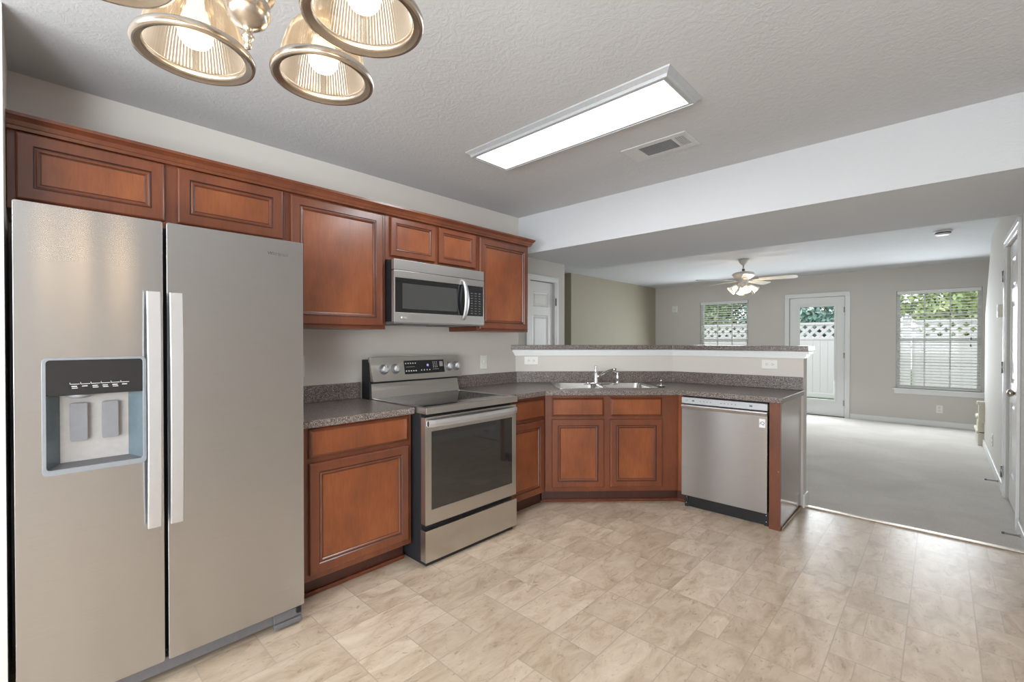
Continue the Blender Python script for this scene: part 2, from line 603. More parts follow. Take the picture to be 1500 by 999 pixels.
    def build(self, name, mats, parent=None, loc=(0, 0, 0), rotz=0.0, bevel=0.0, autos=False):
        me = bpy.data.meshes.new(name)
        me.from_pydata(self.v, [], self.f)
        if not isinstance(mats, (list, tuple)):
            mats = [mats]
        for m in mats:
            me.materials.append(m)
        me.polygons.foreach_set('material_index', self.m)
        me.polygons.foreach_set('use_smooth', self.s)
        bm = bmesh.new(); bm.from_mesh(me)
        bmesh.ops.remove_doubles(bm, verts=bm.verts, dist=1e-6)
        bmesh.ops.recalc_face_normals(bm, faces=bm.faces)
        bm.to_mesh(me); bm.free()
        me.update()
        o = bpy.data.objects.new(name, me)
        COL.objects.link(o)
        o.location = loc
        o.rotation_euler = (0, 0, rotz)
        if parent:
            o.parent = parent
        if bevel:
            md = o.modifiers.new('bevel', 'BEVEL')
            md.width = bevel; md.segments = 2; md.limit_method = 'ANGLE'; md.angle_limit = R(40)
        return o


def tag(o, label, cat, group=None, kind=None):
    o['label'] = label
    o['category'] = cat
    if group:
        o['group'] = group
    if kind:
        o['kind'] = kind
    return o


def thing(name, label, cat, loc=(0, 0, 0), rotz=0.0, group=None, kind=None):
    o = bpy.data.objects.new(name, None)
    o.empty_display_size = 0.05
    COL.objects.link(o)
    o.location = loc
    o.rotation_euler = (0, 0, rotz)
    return tag(o, label, cat, group, kind)


def struct(name, mb, mat, label, cat='wall', **kw):
    return tag(mb.build(name, mat, **kw), label, cat, kind='structure')


def rrect(x0, x1, z0, z1, r, n=5):
    out = []
    for cx, cz, a0 in ((x1 - r, z1 - r, 0), (x0 + r, z1 - r, 90), (x0 + r, z0 + r, 180), (x1 - r, z0 + r, 270)):
        for i in range(n + 1):
            a = R(a0 + 90 * i / n)
            out.append((cx + r * math.cos(a), cz + r * math.sin(a)))
    return out


def text_mesh(name, body, size, mat, parent, loc, rot, depth=0.0004, align='CENTER'):
    cu = bpy.data.curves.new(name, 'FONT')
    cu.body = body
    cu.size = size
    cu.align_x = align
    cu.align_y = 'CENTER'
    cu.extrude = depth
    tmp = bpy.data.objects.new(name, cu)
    COL.objects.link(tmp)
    bpy.context.view_layer.update()
    dg = bpy.context.evaluated_depsgraph_get()
    me = bpy.data.meshes.new_from_object(tmp.evaluated_get(dg))
    bpy.data.objects.remove(tmp)
    me.materials.clear()
    me.materials.append(mat)
    o = bpy.data.objects.new(name, me)
    COL.objects.link(o)
    o.parent = parent
    o.location = loc
    o.rotation_euler = rot
    return o


def copy_tree(o, parent=None):
    c = o.copy()
    COL.objects.link(c)
    c.parent = parent
    for ch in [x for x in bpy.data.objects if x.parent == o]:
        copy_tree(ch, c)
    return c


# ------------------------------------------------------------------ room shell
CZ = 2.44
struct('floor', MB().box(-0.12, 4.7, -2.7, 4.165, -0.08, 0.0), M['vinyl_floor'], 'beige stone-tile-print vinyl floor of the kitchen', 'floor')
struct('floor', MB().box(-3.2, 4.42, 4.165, 9.42, -0.08, 0.006).box(-3.2, -0.12, 2.9, 4.165, -0.08, 0.006), M['carpet'],
       'pale beige carpet of the living room beyond the peninsula', 'floor')
tag(MB().box(2.09, 3.26, 4.150, 4.185, 0.0, 0.011, 0, 0.003).build('threshold_strip', M['brass_strip']),
    'thin metal strip where the vinyl floor meets the carpet', 'floor trim')
struct('ceiling', MB().box(-0.12, 4.7, -2.7, 3.126, CZ, CZ + 0.1), M['ceiling'], 'textured off-white ceiling over the kitchen', 'ceiling')
struct('ceiling', MB().box(-3.2, 4.42, 4.277, 9.42, CZ, CZ + 0.1).box(-3.2, -0.001, 2.9, 4.277, CZ, CZ + 0.1), M['ceiling'],
       'bright flat ceiling of the living room', 'ceiling')
struct('ceiling', MB().box(0.0, 4.42, 3.126, 4.277, 2.095, CZ + 0.1), M['ceiling'],
       'wide dropped beam crossing between kitchen and living room', 'ceiling')

struct('wall_left', MB().box(-0.115, 0.0, -2.7, 3.126, 0, CZ), M['wall'], 'long greige kitchen wall behind fridge, range and cabinets')
struct('wall_alcove', MB().box(0.0, 0.56, -0.175, -0.058, 0, CZ), M['wall'], 'short wall end at far left beside the refrigerator')
struct('wall_rear', MB().prism([(-0.12, 0), (4.72, 0), (4.72, CZ), (-0.12, CZ)], -2.82, -2.7, 0,
                              [[(1.1, 0.8), (3.3, 0.8), (3.3, 2.1), (1.1, 2.1)]], 'y'), M['wall'], 'dining wall behind the camera with a window opening')
struct('wall_dining', MB().prism([(-2.7, 0), (3.0, 0), (3.0, CZ), (-2.7, CZ)], 4.6, 4.72, 0,
                                [[(-2.58, 0.1), (-1.38, 0.1), (-1.38, 2.1), (-2.58, 2.1)]], 'x'), M['wall'], 'dining wall right of the camera with an invented opening for added light')
struct('wall_jog', MB().box(3.26, 4.72, 2.90, 3.0, 0, CZ), M['wall'], 'short wall where the dining area narrows to the hall')
# right wall with door opening and the slanted stair end
struct('wall_right', MB().prism([(3.0, 0), (4.68, 0), (4.68, 2.07), (5.50, 2.07), (5.50, 0), (8.02, 0), (8.02, 1.62), (7.13, CZ), (3.0, CZ)],
                               3.26, 3.375, 0, (), 'x'), M['wall_living'], 'light wall on the right holding the white panel door')
struct('wall_stairwell', MB().box(4.30, 4.42, 3.0, 9.36, 0, CZ), M['wall_living'], 'outer wall of the stairwell')
# back wall with two windows and the patio door
W1 = (-0.70, 0.205, 0.56, 2.075)
W2 = (2.355, 3.298, 0.56, 2.075)
D1 = (0.885, 1.70, 0.0, 2.055)
bw = MB()
bw.prism([(-1.72, 0), (D1[0], 0), (D1[0], D1[3]), (D1[1], D1[3]), (D1[1], 0), (4.42, 0), (4.42, CZ), (-1.72, CZ)], 9.359, 9.48, 0,
         [[(a, c), (b, c), (b, d), (a, d)] for a, b, c, d in (W1, W2)], 'y')
struct('wall_back', bw, M['wall_living'], 'grey-beige living room back wall with two windows and glass door')
struct('wall_olive', MB().box(-1.78, -1.66, 6.25, 9.36, 0, CZ).box(-3.2, -1.78, 6.25, 6.37, 0, CZ), M['olive'],
       'olive accent wall on the living room left side')
struct('wall_outer', MB().box(-3.32, -3.2, 2.9, 6.37, 0, CZ), M['wall_living'], 'outer wall of the side hall')
HD = (4.025, 4.50, 2.02)
struct('wall_hall', MB().prism([(2.9, 0), (HD[0], 0), (HD[0], HD[2]), (HD[1], HD[2]), (HD[1], 0), (4.71, 0), (4.71, CZ), (2.9, CZ)],
                              -0.75, -0.65, 0, (), 'x').box(-3.2, -0.75, 4.61, 4.71, 0, CZ).box(-0.65, -0.115, 2.9, 3.0, 0, CZ),
       M['wall_living'], 'hall wall with the narrow white closet door behind the cabinets')
# peninsula pony wall (diagonal then straight)
struct('wall_peninsula', MB().prism([(0, 3.086), (1.042, 4.128), (2.09, 4.128), (2.09, 4.245), (0.9935, 4.245), (-0.0, 3.2515)], 0, 1.218),
       M['wall'], 'half-height greige wall carrying the raised breakfast bar')


def off_poly(o, e, z0, z1, mb, zz=None):
    """pony wall outline grown by o (kitchen side/end) """
    q = o * math.sqrt(2)
    t = math.tan(R(22.5)) * o
    mb.prism([(0.0, 3.086 - q), (1.042 + t, 4.128 - o), (2.09 + e, 4.128 - o), (2.09 + e, 4.245 + o), (0.9935 - t, 4.245 + o), (0.0, 3.2515 + q)], z0, z1)


tm = MB()
off_poly(0.010, 0.010, 1.163, 1.178, tm)
off_poly(0.018, 0.018, 1.178, 1.196, tm)
off_poly(0.030, 0.038, 1.196, 1.2175, tm)
struct('trim_1', tm, M['white'], 'white cap moulding under the raised bar top', 'trim')
bt = MB()
bt.prism([(0.0, 3.019), (1.0615, 4.080), (2.128, 4.080), (2.128, 4.335), (0.965, 4.335), (0.0, 3.37)], 1.2185, 1.2585)
tag(bt.build('bar_top', M['granite'], bevel=0.004), 'long raised speckled laminate bar top on the half wall', 'bar counter')

# baseboards
bb = lambda *a: MB().box(*a, 0, 0.004)
struct('baseboard_back', bb(1.775, 3.30, 9.345, 9.359, 0.006, 0.09), M['white'], 'white baseboard under the big window', 'baseboard')
struct('baseboard_back', bb(-1.66, 0.815, 9.345, 9.359, 0.006, 0.09), M['white'], 'white baseboard left of the glass door', 'baseboard')
struct('baseboard_right', bb(3.246, 3.26, 5.585, 8.02, 0.006, 0.09), M['white'], 'white baseboard along right wall up to the stairs', 'baseboard')
struct('baseboard_right', bb(3.246, 3.26, 3.0, 4.60, 0.0, 0.09), M['white'], 'white baseboard at right edge before the panel door', 'baseboard')
struct('baseboard_left', bb(-1.66, -1.646, 6.25, 9.345, 0.006, 0.09), M['white'], 'white baseboard along olive wall', 'baseboard')
struct('baseboard_peninsula', MB().box(2.09, 2.104, 4.118, 4.255, 0, 0.10, 0, 0.004).box(1.1, 2.104, 4.245, 4.259, 0, 0.10, 0, 0.004),
       M['white'], 'white baseboard wrapping end of the half wall', 'baseboard')


# ------------------------------------------------------------------ doors
def casing(mb, x0, x1, z1, w, t, axis, at, sgn):
    """three-piece casing around an opening; axis 'y': opening spans x, wall face at y=at; sgn = outward direction"""
    def B(a0, a1, z0_, z1_, d0, d1):
        lo, hi = at + sgn * d0, at + sgn * d1
        if axis == 'y':
            mb.box(a0, a1, lo, hi, z0_, z1_, 0, 0.003)
        else:
            mb.box(lo, hi, a0, a1, z0_, z1_, 0, 0.003)
    for a0, a1 in ((x0 - w, x0), (x1, x1 + w)):
        B(a0 + .0006, a1 - .0006, 0.0066, z1 - .0006, 0, t * .75)
        B(a0 + (0 if a0 < x0 - w / 2 else w * .45), a0 + (w * .55 if a0 < x0 - w / 2 else w), 0.006, z1, 0, t)
    B(x0 - w + .0006, x1 + w - .0006, z1, z1 + w - .0006, 0, t * .75)
    B(x0 - w, x1 + w, z1 + w * .5, z1 + w, 0, t)


def panel_leaf(w, h, t, cols, name, parent, mat, loc, rotz):
    """moulded interior door leaf; local x across, y depth (front at y=0), z up"""
    mb = MB()
    st = 0.105 if cols > 1 else 0.085
    mid = 0.10
    rows = [(0.22, 0.80), (0.95, 1.60), (1.70, h - 0.12)]
    pw = (w - 2 * st - (cols - 1) * mid) / cols
    holes = []
    for c in range(cols):
        x0 = st + c * (pw + mid)
        for z0, z1 in rows:
            holes.append((x0, x0 + pw, z0, z1))
    mb.prism([(0, 0), (w, 0), (w, h), (0, h)], 0.0, t, 0, [[(a, c), (b, c), (b, d), (a, d)] for a, b, c, d in holes], 'y')
    for a, b, c, d in holes:
        rr = []
        for ins, dep in ((0, 0.0), (0.012, 0.010), (0.024, 0.012), (0.042, 0.004)):
            rr.append([(a + ins, dep, c + ins), (b - ins, dep, c + ins), (b - ins, dep, d - ins), (a + ins, dep, d - ins)])
        mb.rings(rr, 0, True, False, True, smooth=False)
    return mb.build(name, mat, parent, loc, rotz)


def hinge(parent, loc, rot, h=0.09, w=0.03):
    mb = MB().box(-w / 2, w / 2, -0.003, 0.0, -h / 2, h / 2)
    mb.lathe([(0.006, -h / 2), (0.006, h / 2)], (0, -0.006, 0), 10, 0, 'z', True, True)
    return mb.build('hinge', M['hinge'], parent, loc, rot)


def knob_mb(d=-1):
    mb = MB()
    mb.lathe([(0.030, 0), (0.030, d * 0.006), (0.012, d * 0.010), (0.011, d * 0.030), (0.020, d * 0.036), (0.027, d * 0.048), (0.026, d * 0.060), (0.014, d * 0.068), (0.001, d * 0.069)], (0, 0, 0), 24, 0, 'y')
    return mb


# patio door
d = thing('door_1', 'white back door with one tall glass pane between the windows', 'door', ((D1[0] + D1[1]) / 2, 9.40, 0), kind='structure')
dw = D1[1] - D1[0] - 0.02
g0, g1, gz0, gz1 = 1.040 - 1.2925, 1.553 - 1.2925, 0.29, 1.89
MB().prism([(-dw / 2, 0.02), (dw / 2, 0.02), (dw / 2, 2.045), (-dw / 2, 2.045)], -0.022, 0.022, 0, [[(g0, gz0), (g1, gz0), (g1, gz1), (g0, gz1)]], 'y').build('door_panel', M['white'], d)
mb = MB()
mb.prism([(g0 - .03, gz0 - .03), (g1 + .03, gz0 - .03), (g1 + .03, gz1 + .03), (g0 - .03, gz1 + .03)], -0.034, -0.022, 0, [[(g0 + .004, gz0 + .004), (g1 - .004, gz0 + .004), (g1 - .004, gz1 - .004), (g0 + .004, gz1 - .004)]], 'y')
mb.build('glass_frame', M['white'], d, bevel=0.003)
MB().box(g0, g1, -0.004, 0.004, gz0, gz1).build('pane', M['pane'], d)
mb = MB(); casing(mb, D1[0], D1[1], D1[3], 0.068, 0.018, 'y', 9.359, -1)
mb.xform(Matrix.Translation((-1.2925, -9.40, 0))).build('door_casing', M['white'], d)
MB().box(-dw / 2 - .01, dw / 2 + .01, -0.045, 0.05, 0.0, 0.02).build('sill', M['gray_plastic'], d)
for z in (0.25, 1.05, 1.82):
    hinge(d, (dw / 2, -0.026, z), 0)
knob_mb().build('door_knob', M['nickel'], d, (-dw / 2 + 0.07, -0.022, 0.95))

# right wall door
d = thing('door_2', 'white six-panel door in the wall at the right edge', 'door', (3.275, 5.49, 0), kind='structure')
panel_leaf(0.806, 2.052, 0.035, 2, 'door_panel', d, M['white_gloss'], (0.0, 0, 0.012), -PI / 2)
mb = MB(); casing(mb, 4.68, 5.50, 2.07, 0.075, 0.018, 'x', 3.26, -1)
mb.xform(Matrix.Translation((-3.275, -5.49, 0))).build('door_casing', M['white_gloss'], d)
MB().box(3.313, 3.374, 4.681, 5.499, 0.0, 2.069).xform(Matrix.Translation((-3.275, -5.49, 0))).build('door_jamb', M['white_gloss'], d)
for z in (0.22, 1.08, 1.83):
    hinge(d, (-0.034, 0.018, z), -PI / 2, 0.095, 0.04)
knob_mb().build('door_knob', M['nickel'], d, (0.0, -0.74, 0.93), -PI / 2)

# hall closet door 
d = thing('door_3', 'narrow white panel door seen past the right wall cabinet', 'door', (-0.675, HD[0], 0), kind='structure')
panel_leaf(HD[1] - HD[0] - 0.01, 2.0, 0.035, 1, 'door_panel', d, M['white_gloss'], (0.0, 0.005, 0.012), PI / 2)
mb = MB(); casing(mb, HD[0], HD[1], HD[2], 0.065, 0.018, 'x', -0.65, 1)
mb.xform(Matrix.Translation((0.675, -HD[0], 0))).build('door_casing', M['white'], d)
MB().box(-0.749, -0.712, HD[0] + .001, HD[1] - .001, 0.0, HD[2] - .001).xform(Matrix.Translation((0.675, -HD[0], 0))).build('door_jamb', M['white'], d)
for z in (0.25, 1.78):
    hinge(d, (0.042, HD[1] - HD[0] + 0.008, z), PI / 2, 0.09, 0.03)


# ------------------------------------------------------------------ windows and blinds
def window(name, w, label, cols=3):
    a, b, c, e = w
    cx = (a + b) / 2
    o = thing(name, label, 'window', (cx, 9.44, c), kind='structure')
    W, H = b - a, e - c
    fr = MB().prism([(-W / 2, 0), (W / 2, 0), (W / 2, H), (-W / 2, H)], -0.02, 0.04, 0, [[(-W / 2 + .045, .045), (W / 2 - .045, .045), (W / 2 - .045, H - .045), (-W / 2 + .045, H - .045)]], 'y')
    fr.box(-W / 2 + .045, W / 2 - .045, -0.015, 0.03, H / 2 - .022, H / 2 + .022)
    fr.build('window_frame', M['vinyl'], o)
    mt = MB()
    for k in range(1, cols):
        x = -W / 2 + .045 + (W - .09) * k / cols
        mt.box(x - .008, x + .008, 0.0, 0.014, .045, H - .045)
    for z in (H * .27, H * .75):
        mt.box(-W / 2 + .045, W / 2 - .045, 0.0, 0.013, z - .008, z + .008)
    mt.build('muntin', M['vinyl'], o)
    MB().box(-W / 2 + .045, W / 2 - .045, 0.018, 0.022, .045, H - .045).build('pane', M['pane'], o)
    st = MB().box(-W / 2 - .04, W / 2 + .04, -0.125, -0.02, -0.022, 0.0, 0, 0.004)
    st.box(-W / 2 - .02, W / 2 + .02, -0.10, -0.0815, -0.085, -0.022, 0, 0.004)
    st.build('window_sill', M['white'], o)
    return o


window('window_1', W1, 'smaller-looking window above the bar top left of the glass door')
window('window_2', W2, 'large window at right of the glass door')


def blind(w, label, tilt=14):
    a, b, c, e = w
    cx = (a + b) / 2
    o = thing('window_blind', label, 'blind', (cx, 9.385, e), group='white slatted window blinds')
    W, H = b - a - 0.02, e - c
    MB().box(-W / 2, W / 2, -0.03, 0.02, -0.055, -0.002, 0, 0.004).build('headrail', M['white'], o)
    sl = MB()
    n = int((H - 0.10) / 0.0445)
    t = R(tilt)
    for k in range(n):
        z = -0.085 - k * 0.0445
        dy, dz = 0.0235 * math.cos(t), 0.0235 * math.sin(t)
        nx, nz = -0.0013 * math.sin(t), 0.0013 * math.cos(t)
        pts = [(-dy, -dz), (dy, dz)]
        vs = []
        for x in (-W / 2 + .004, W / 2 - .004):
            vs += [(x, -dy - nx, z - dz - nz), (x, dy - nx, z + dz - nz), (x, dy + nx, z + dz + nz), (x, -dy + nx, z - dz + nz)]
        sl.add(vs, [(0, 1, 2, 3), (7, 6, 5, 4), (0, 4, 5, 1), (1, 5, 6, 2), (2, 6, 7, 3), (3, 7, 4, 0)])
    sl.build('slats', M['slat'], o)
    MB().box(-W / 2 + .004, W / 2 - .004, -0.025, 0.02, -H + 0.006, -H + 0.024, 0, 0.003).build('bottom_rail', M['slat'], o)
    cd = MB()
    for x in (-W * .3, W * .3):
        cd.tube([(x, -0.0255, -0.05), (x, -0.0255, -H + 0.015)], 0.0012, 6)
    cd.build('ladder_cord', M['slat'], o)
    if a > 0:
        cd = MB().tube([(W * .40, -0.034, -0.05), (W * .39, -0.035, -0.72)], 0.0012, 6)
        cd.lathe([(0.002, -0.72), (0.008, -0.745), (0.008, -0.76), (0.001, -0.762)], (W * .39, -0.035, 0), 10)
        cd.lathe([(0.002, -0.82), (0.008, -0.845), (0.008, -0.86), (0.001, -0.862)], (W * .385, -0.035, 0), 10)
        cd.build('pull_cord', M['gray_plastic'], o)


blind(W1, 'white slatted blind in the window above the bar, left of the glass door')
blind(W2, 'white slatted blind in the large window right of the glass door', 12)

# ------------------------------------------------------------------ stairs and handrail at the end of the right wall
st = MB()
for k, (y, z) in enumerate(((8.56, 0.19), (8.32, 0.375), (8.03, 0.56))):
    st.box(3.205, 4.30, 7.93 if k == 2 else 8.04, y - 0.02, (0.0 if k == 0 else 0.15 * k), z - 0.035, 0, 0.01)
    st.box(3.190, 4.30, 7.93 if k == 2 else 8.04, y, z - 0.045, z, 0, 0.018)
tag(st.build('staircase', M['carpet_stair']), 'cream carpeted bottom stair steps at the end of the right wall', 'stairs', kind='structure')
hr = thing('handrail', 'white sloping stair handrail at the end of the right wall', 'handrail', (3.30, 8.10, 1.62))
MB().tube([(0, 0.0, 0.0), (0, -0.86, 0.76)], 0.022, 12).build('rail', M['white'], hr)
MB().tube([(0.075, -0.35, 0.27), (0.01, -0.35, 0.28), (0, -0.35, 0.30)], 0.007, 8).build('bracket', M['hinge'], hr)


# ------------------------------------------------------------------ cabinets
# local frame of every cabinet: x = right, y = into the wall, z up; face frame at y = 0
PROF = [(0.0, 0.0), (0.0, -0.014), (0.0025, -0.018), (0.007, -0.020), (0.046, -0.020), (0.050, -0.0155), (0.053, -0.0155),
        (0.057, -0.0175), (0.062, -0.0165), (0.066, -0.0115), (0.0695, -0.0105)]
PMI = [1, 1, 1, 0, 2, 2, 0, 0, 1, 2]


def cab_door(name, parent, x0, x1, z0, z1, small=False):
    mb = MB()
    rr = []
    k = 0.72 if small else 1.0
    for ins, y in PROF:
        i = ins * k
        rr.append([(x0 + i, y, z0 + i), (x1 - i, y, z0 + i), (x1 - i, y, z1 - i), (x0 + i, y, z1 - i)])
    mb.rings(rr, 0, True, False, False, smooth=False, mis=PMI)
    mb.add(rr[-1], [(0, 1, 2, 3)], 3)
    mb.add(rr[0], [(3, 2, 1, 0)], 0)
    return mb.build(name, [M['wood_frame'], M['wood_frame'], M['glaze'], M['wood']], parent)


def cab_drawer(name, parent, x0, x1, z0, z1):
    mb = MB()
    rr = []
    for ins, y in [(0, 0), (0, -0.010), (0.003, -0.012), (0.013, -0.0185), (0.016, -0.0195)]:
        rr.append([(x0 + ins, y, z0 + ins), (x1 - ins, y, z0 + ins), (x1 - ins, y, z1 - ins), (x0 + ins, y, z1 - ins)])
    mb.rings(rr, 0, True, False, False, smooth=False, mis=[1, 1, 0, 0])
    mb.add(rr[-1], [(0, 1, 2, 3)], 2)
    mb.add(rr[0], [(3, 2, 1, 0)], 0)
    return mb.build(name, [M['wood_frame'], M['wood_frame'], M['wood']], parent)


def wall_cab(label, Y0, Y1, z0, z1, doors, small=False):
    o = thing('wall_cabinet', label, 'cabinet', (0.325, Y0, z0), PI / 2, group='cherry wall cabinets over the long counter')
    MB().box(0, Y1 - Y0, 0.0, 0.323, 0, z1 - z0, 0, 0.0015).build('body', M['wood_frame'], o)
    for (a, b, c, e) in doors:
        cab_door('door', o, a - Y0, b - Y0, c - z0, e - z0, small)
    return o


wall_cab('wide two-door cherry wall cabinet above the refrigerator', -0.056, 0.937, 1.80, 2.134, [(-0.034, 0.417, 1.835, 2.088), (0.463, 0.918, 1.835, 2.088)])
wall_cab('tall single-door cherry wall cabinet left of the microwave', 0.938, 1.532, 1.372, 2.134, [(0.957, 1.508, 1.392, 2.083)])
wall_cab('short two-door cherry wall cabinet directly above the microwave', 1.533, 2.300, 1.812, 2.134, [(1.565, 1.911, 1.838, 2.083), (1.942, 2.282, 1.838, 2.083)], True)
wall_cab('tall single-door cherry wall cabinet at far right of the microwave', 2.301, 2.886, 1.372, 2.134, [(2.324, 2.870, 1.390, 2.078)])
# crown moulding
cp = [(0.0, 2.092), (0.346, 2.092), (0.349, 2.104), (0.352, 2.106), (0.358, 2.122), (0.369, 2.134), (0.373, 2.136), (0.373, 2.148), (0.0, 2.148)]
cm = MB()
rr = []
for Y in (-0.056, 2.886):
    rr.append([(x if x > 0 else 0.327, Y if Y < 0 else Y + max(0, x - 0.327), z) for x, z in cp])
cm.rings(rr, 0, True, True, True, smooth=False)
rr2 = [[(0.002, 2.886 + max(0, x - 0.327), z) for x, z in cp], [(x if x > 0 else 0.327, 2.886 + max(0, x - 0.327), z) for x, z in cp]]
rr2 = [[(0.002, (2.8875 if i in (0, len(cp) - 1) else 2.886 + x - 0.327), z) for i, (x, z) in enumerate(cp)],
       [((0.327 if i in (0, len(cp) - 1) else x), (2.8875 if i in (0, len(cp) - 1) else 2.886 + x - 0.327), z) for i, (x, z) in enumerate(cp)]]
cm.rings(rr2, 0, True, True, True, smooth=False)
tag(cm.build('crown_molding', M['wood_frame']), 'reddish brown crown moulding along the tops of the wall cabinets', 'moulding')

# base cabinet left of range
CT = 0.914
o = thing('base_cabinet', 'cherry base cabinet with one drawer and door between refrigerator and range', 'cabinet', (0.61, 0.885, 0), PI / 2, group='cherry base cabinets')
MB().box(0, 0.643, 0.0, 0.605, 0.115, 0.875, 0, 0.0015).build('body', M['wood_frame'], o)
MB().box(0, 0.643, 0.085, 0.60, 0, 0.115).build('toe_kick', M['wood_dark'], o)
MB().box(0, 0.643, 0.070, 0.085, 0, 0.022, 0, 0.005).build('shoe_molding', M['wood_frame'], o)
cab_drawer('drawer', o, 0.933 - .885, 1.503 - .885, 0.722, 0.866)
cab_door('door', o, 0.933 - .885, 1.503 - .885, 0.148, 0.697)
# small one right of range
o = thing('base_cabinet', 'narrow cherry base cabinet with drawer between range and corner sink', 'cabinet', (0.61, 2.312, 0), PI / 2, group='cherry base cabinets')
MB().box(0, 0.456, 0.0, 0.605, 0.115, 0.875, 0, 0.0015).build('body', M['wood_frame'], o)
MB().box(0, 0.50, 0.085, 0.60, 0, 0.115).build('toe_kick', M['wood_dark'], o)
cab_drawer('drawer', o, 0.030, 0.432, 0.705, 0.850)
cab_door('door', o, 0.030, 0.425, 0.125, 0.685)
# diagonal sink base
a45 = PI / 4
o = thing('sink_base_cabinet', 'diagonal cherry corner cabinet below the sink', 'cabinet', (0.61, 2.77, 0), a45, group='cherry base cabinets')


def to45(x, y):
    dx, dy = x - 0.61, y - 2.77
    return ((dx + dy) / math.sqrt(2), (-dx + dy) / math.sqrt(2))


W45 = 0.75 * math.sqrt(2)
MB().prism([to45(*p) for p in ((0.600, 2.815), (1.325, 3.540), (1.392, 3.540), (1.392, 4.11), (1.07, 4.11), (0.02, 3.06), (0.02, 2.785))], 0.116, 0.66).build('body', M['wood_frame'], o)
MB().box(0.0, W45, 0.0, 0.022, 0.115, 0.875, 0, 0.001).build('face_frame', M['wood_frame'], o)
fl = [to45(1.36, 3.520), to45(1.394, 3.505), to45(1.394, 3.53), to45(1.36, 3.53)]
MB().prism([to45(1.358, 3.517), to45(1.394, 3.517), to45(1.394, 3.535), to45(1.34, 3.535)], 0.115, 0.875).build('filler_strip', M['wood'], o)
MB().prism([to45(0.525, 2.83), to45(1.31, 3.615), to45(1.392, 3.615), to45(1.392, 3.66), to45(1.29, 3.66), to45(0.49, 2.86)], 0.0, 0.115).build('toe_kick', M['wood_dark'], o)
MB().prism([to45(0.535, 2.822), to45(1.316, 3.603), to45(1.394, 3.603), to45(1.392, 3.615), to45(1.31, 3.615), to45(0.525, 2.83)], 0.0, 0.022).build('shoe_molding', M['wood_frame'], o)
for a, b in ((0.052, 0.462), (0.511, 0.923)):
    cab_drawer('drawer', o, a, b, 0.708, 0.852)
    cab_door('door', o, a, b, 0.150, 0.683)
# end panel
o = thing('end_panel', 'glossy cherry end panel right of the dishwasher', 'cabinet panel', (2.0755, 3.50, 0))
MB().box(-0.070, 0, 0, 0.02, 0, 0.875, 0, 0.002).build('front_stile', M['wood_frame'], o)
MB().box(-0.019, 0, 0.021, 0.622, 0, 0.875, 0, 0.001).build('side_panel', M['wood_gloss'], o)
MB().box(0.001, 0.013, 0.03, 0.615, 0, 0.016, 0, 0.005).build('shoe_molding', M['shoe'], o)
MB().lathe([(0.0001, -0.002), (0.004, -0.002), (0.004, 0)], (-0.012, 0, 0.405), 10, 0, 'y').build('screw', M['shoe'], o)

# ------------------------------------------------------------------ countertops
o = thing('countertop', 'short speckled brown countertop between refrigerator and range', 'countertop', (0, 0.885, 0.876))
MB().box(0.002, 0.648, 0, 0.645, 0, 0.038, 0, 0.006).build('worktop', M['granite'], o)
MB().box(0.002, 0.021, 0, 0.645, 0.0382, 0.145, 0, 0.003).build('backsplash', M['granite'], o)
o = thing('countertop', 'large speckled brown countertop bending around the corner sink', 'countertop', (0, 2.312, 0.876))
r2 = math.sqrt(2)


def sn(s, n):  # (along the diagonal, towards the wall) to world
    return ((s - n) / r2, (s + n) / r2)


SK = (2.500, 3.325, 1.594, 2.128)   # s0, s1, n0, n1 of the sink rim
hole = [sn(SK[0] + .02, SK[2] + .02), sn(SK[1] - .02, SK[2] + .02), sn(SK[1] - .02, SK[3] - .02), sn(SK[0] + .02, SK[3] - .02)]
ctp = [(0.002, 2.312), (0.648, 2.312), (0.648, 2.735), (1.388, 3.475), (2.095, 3.475), (2.095, 4.126), (1.042, 4.126), (0.002, 3.086)]
MB().prism(ctp, 0.0, 0.038, 0, [hole]).xform(Matrix.Translation((0, -2.312, 0))).build('worktop', M['granite'], o, bevel=0.005)
bsp = [(0.002, 2.312), (0.021, 2.312), (0.021, 3.078), (1.051, 4.108), (2.090, 4.108), (2.090, 4.127), (1.042, 4.127), (0.002, 3.087)]
MB().prism(bsp, 0.0382, 0.140).xform(Matrix.Translation((0, -2.312, 0))).build('backsplash', M['granite'], o, bevel=0.003)

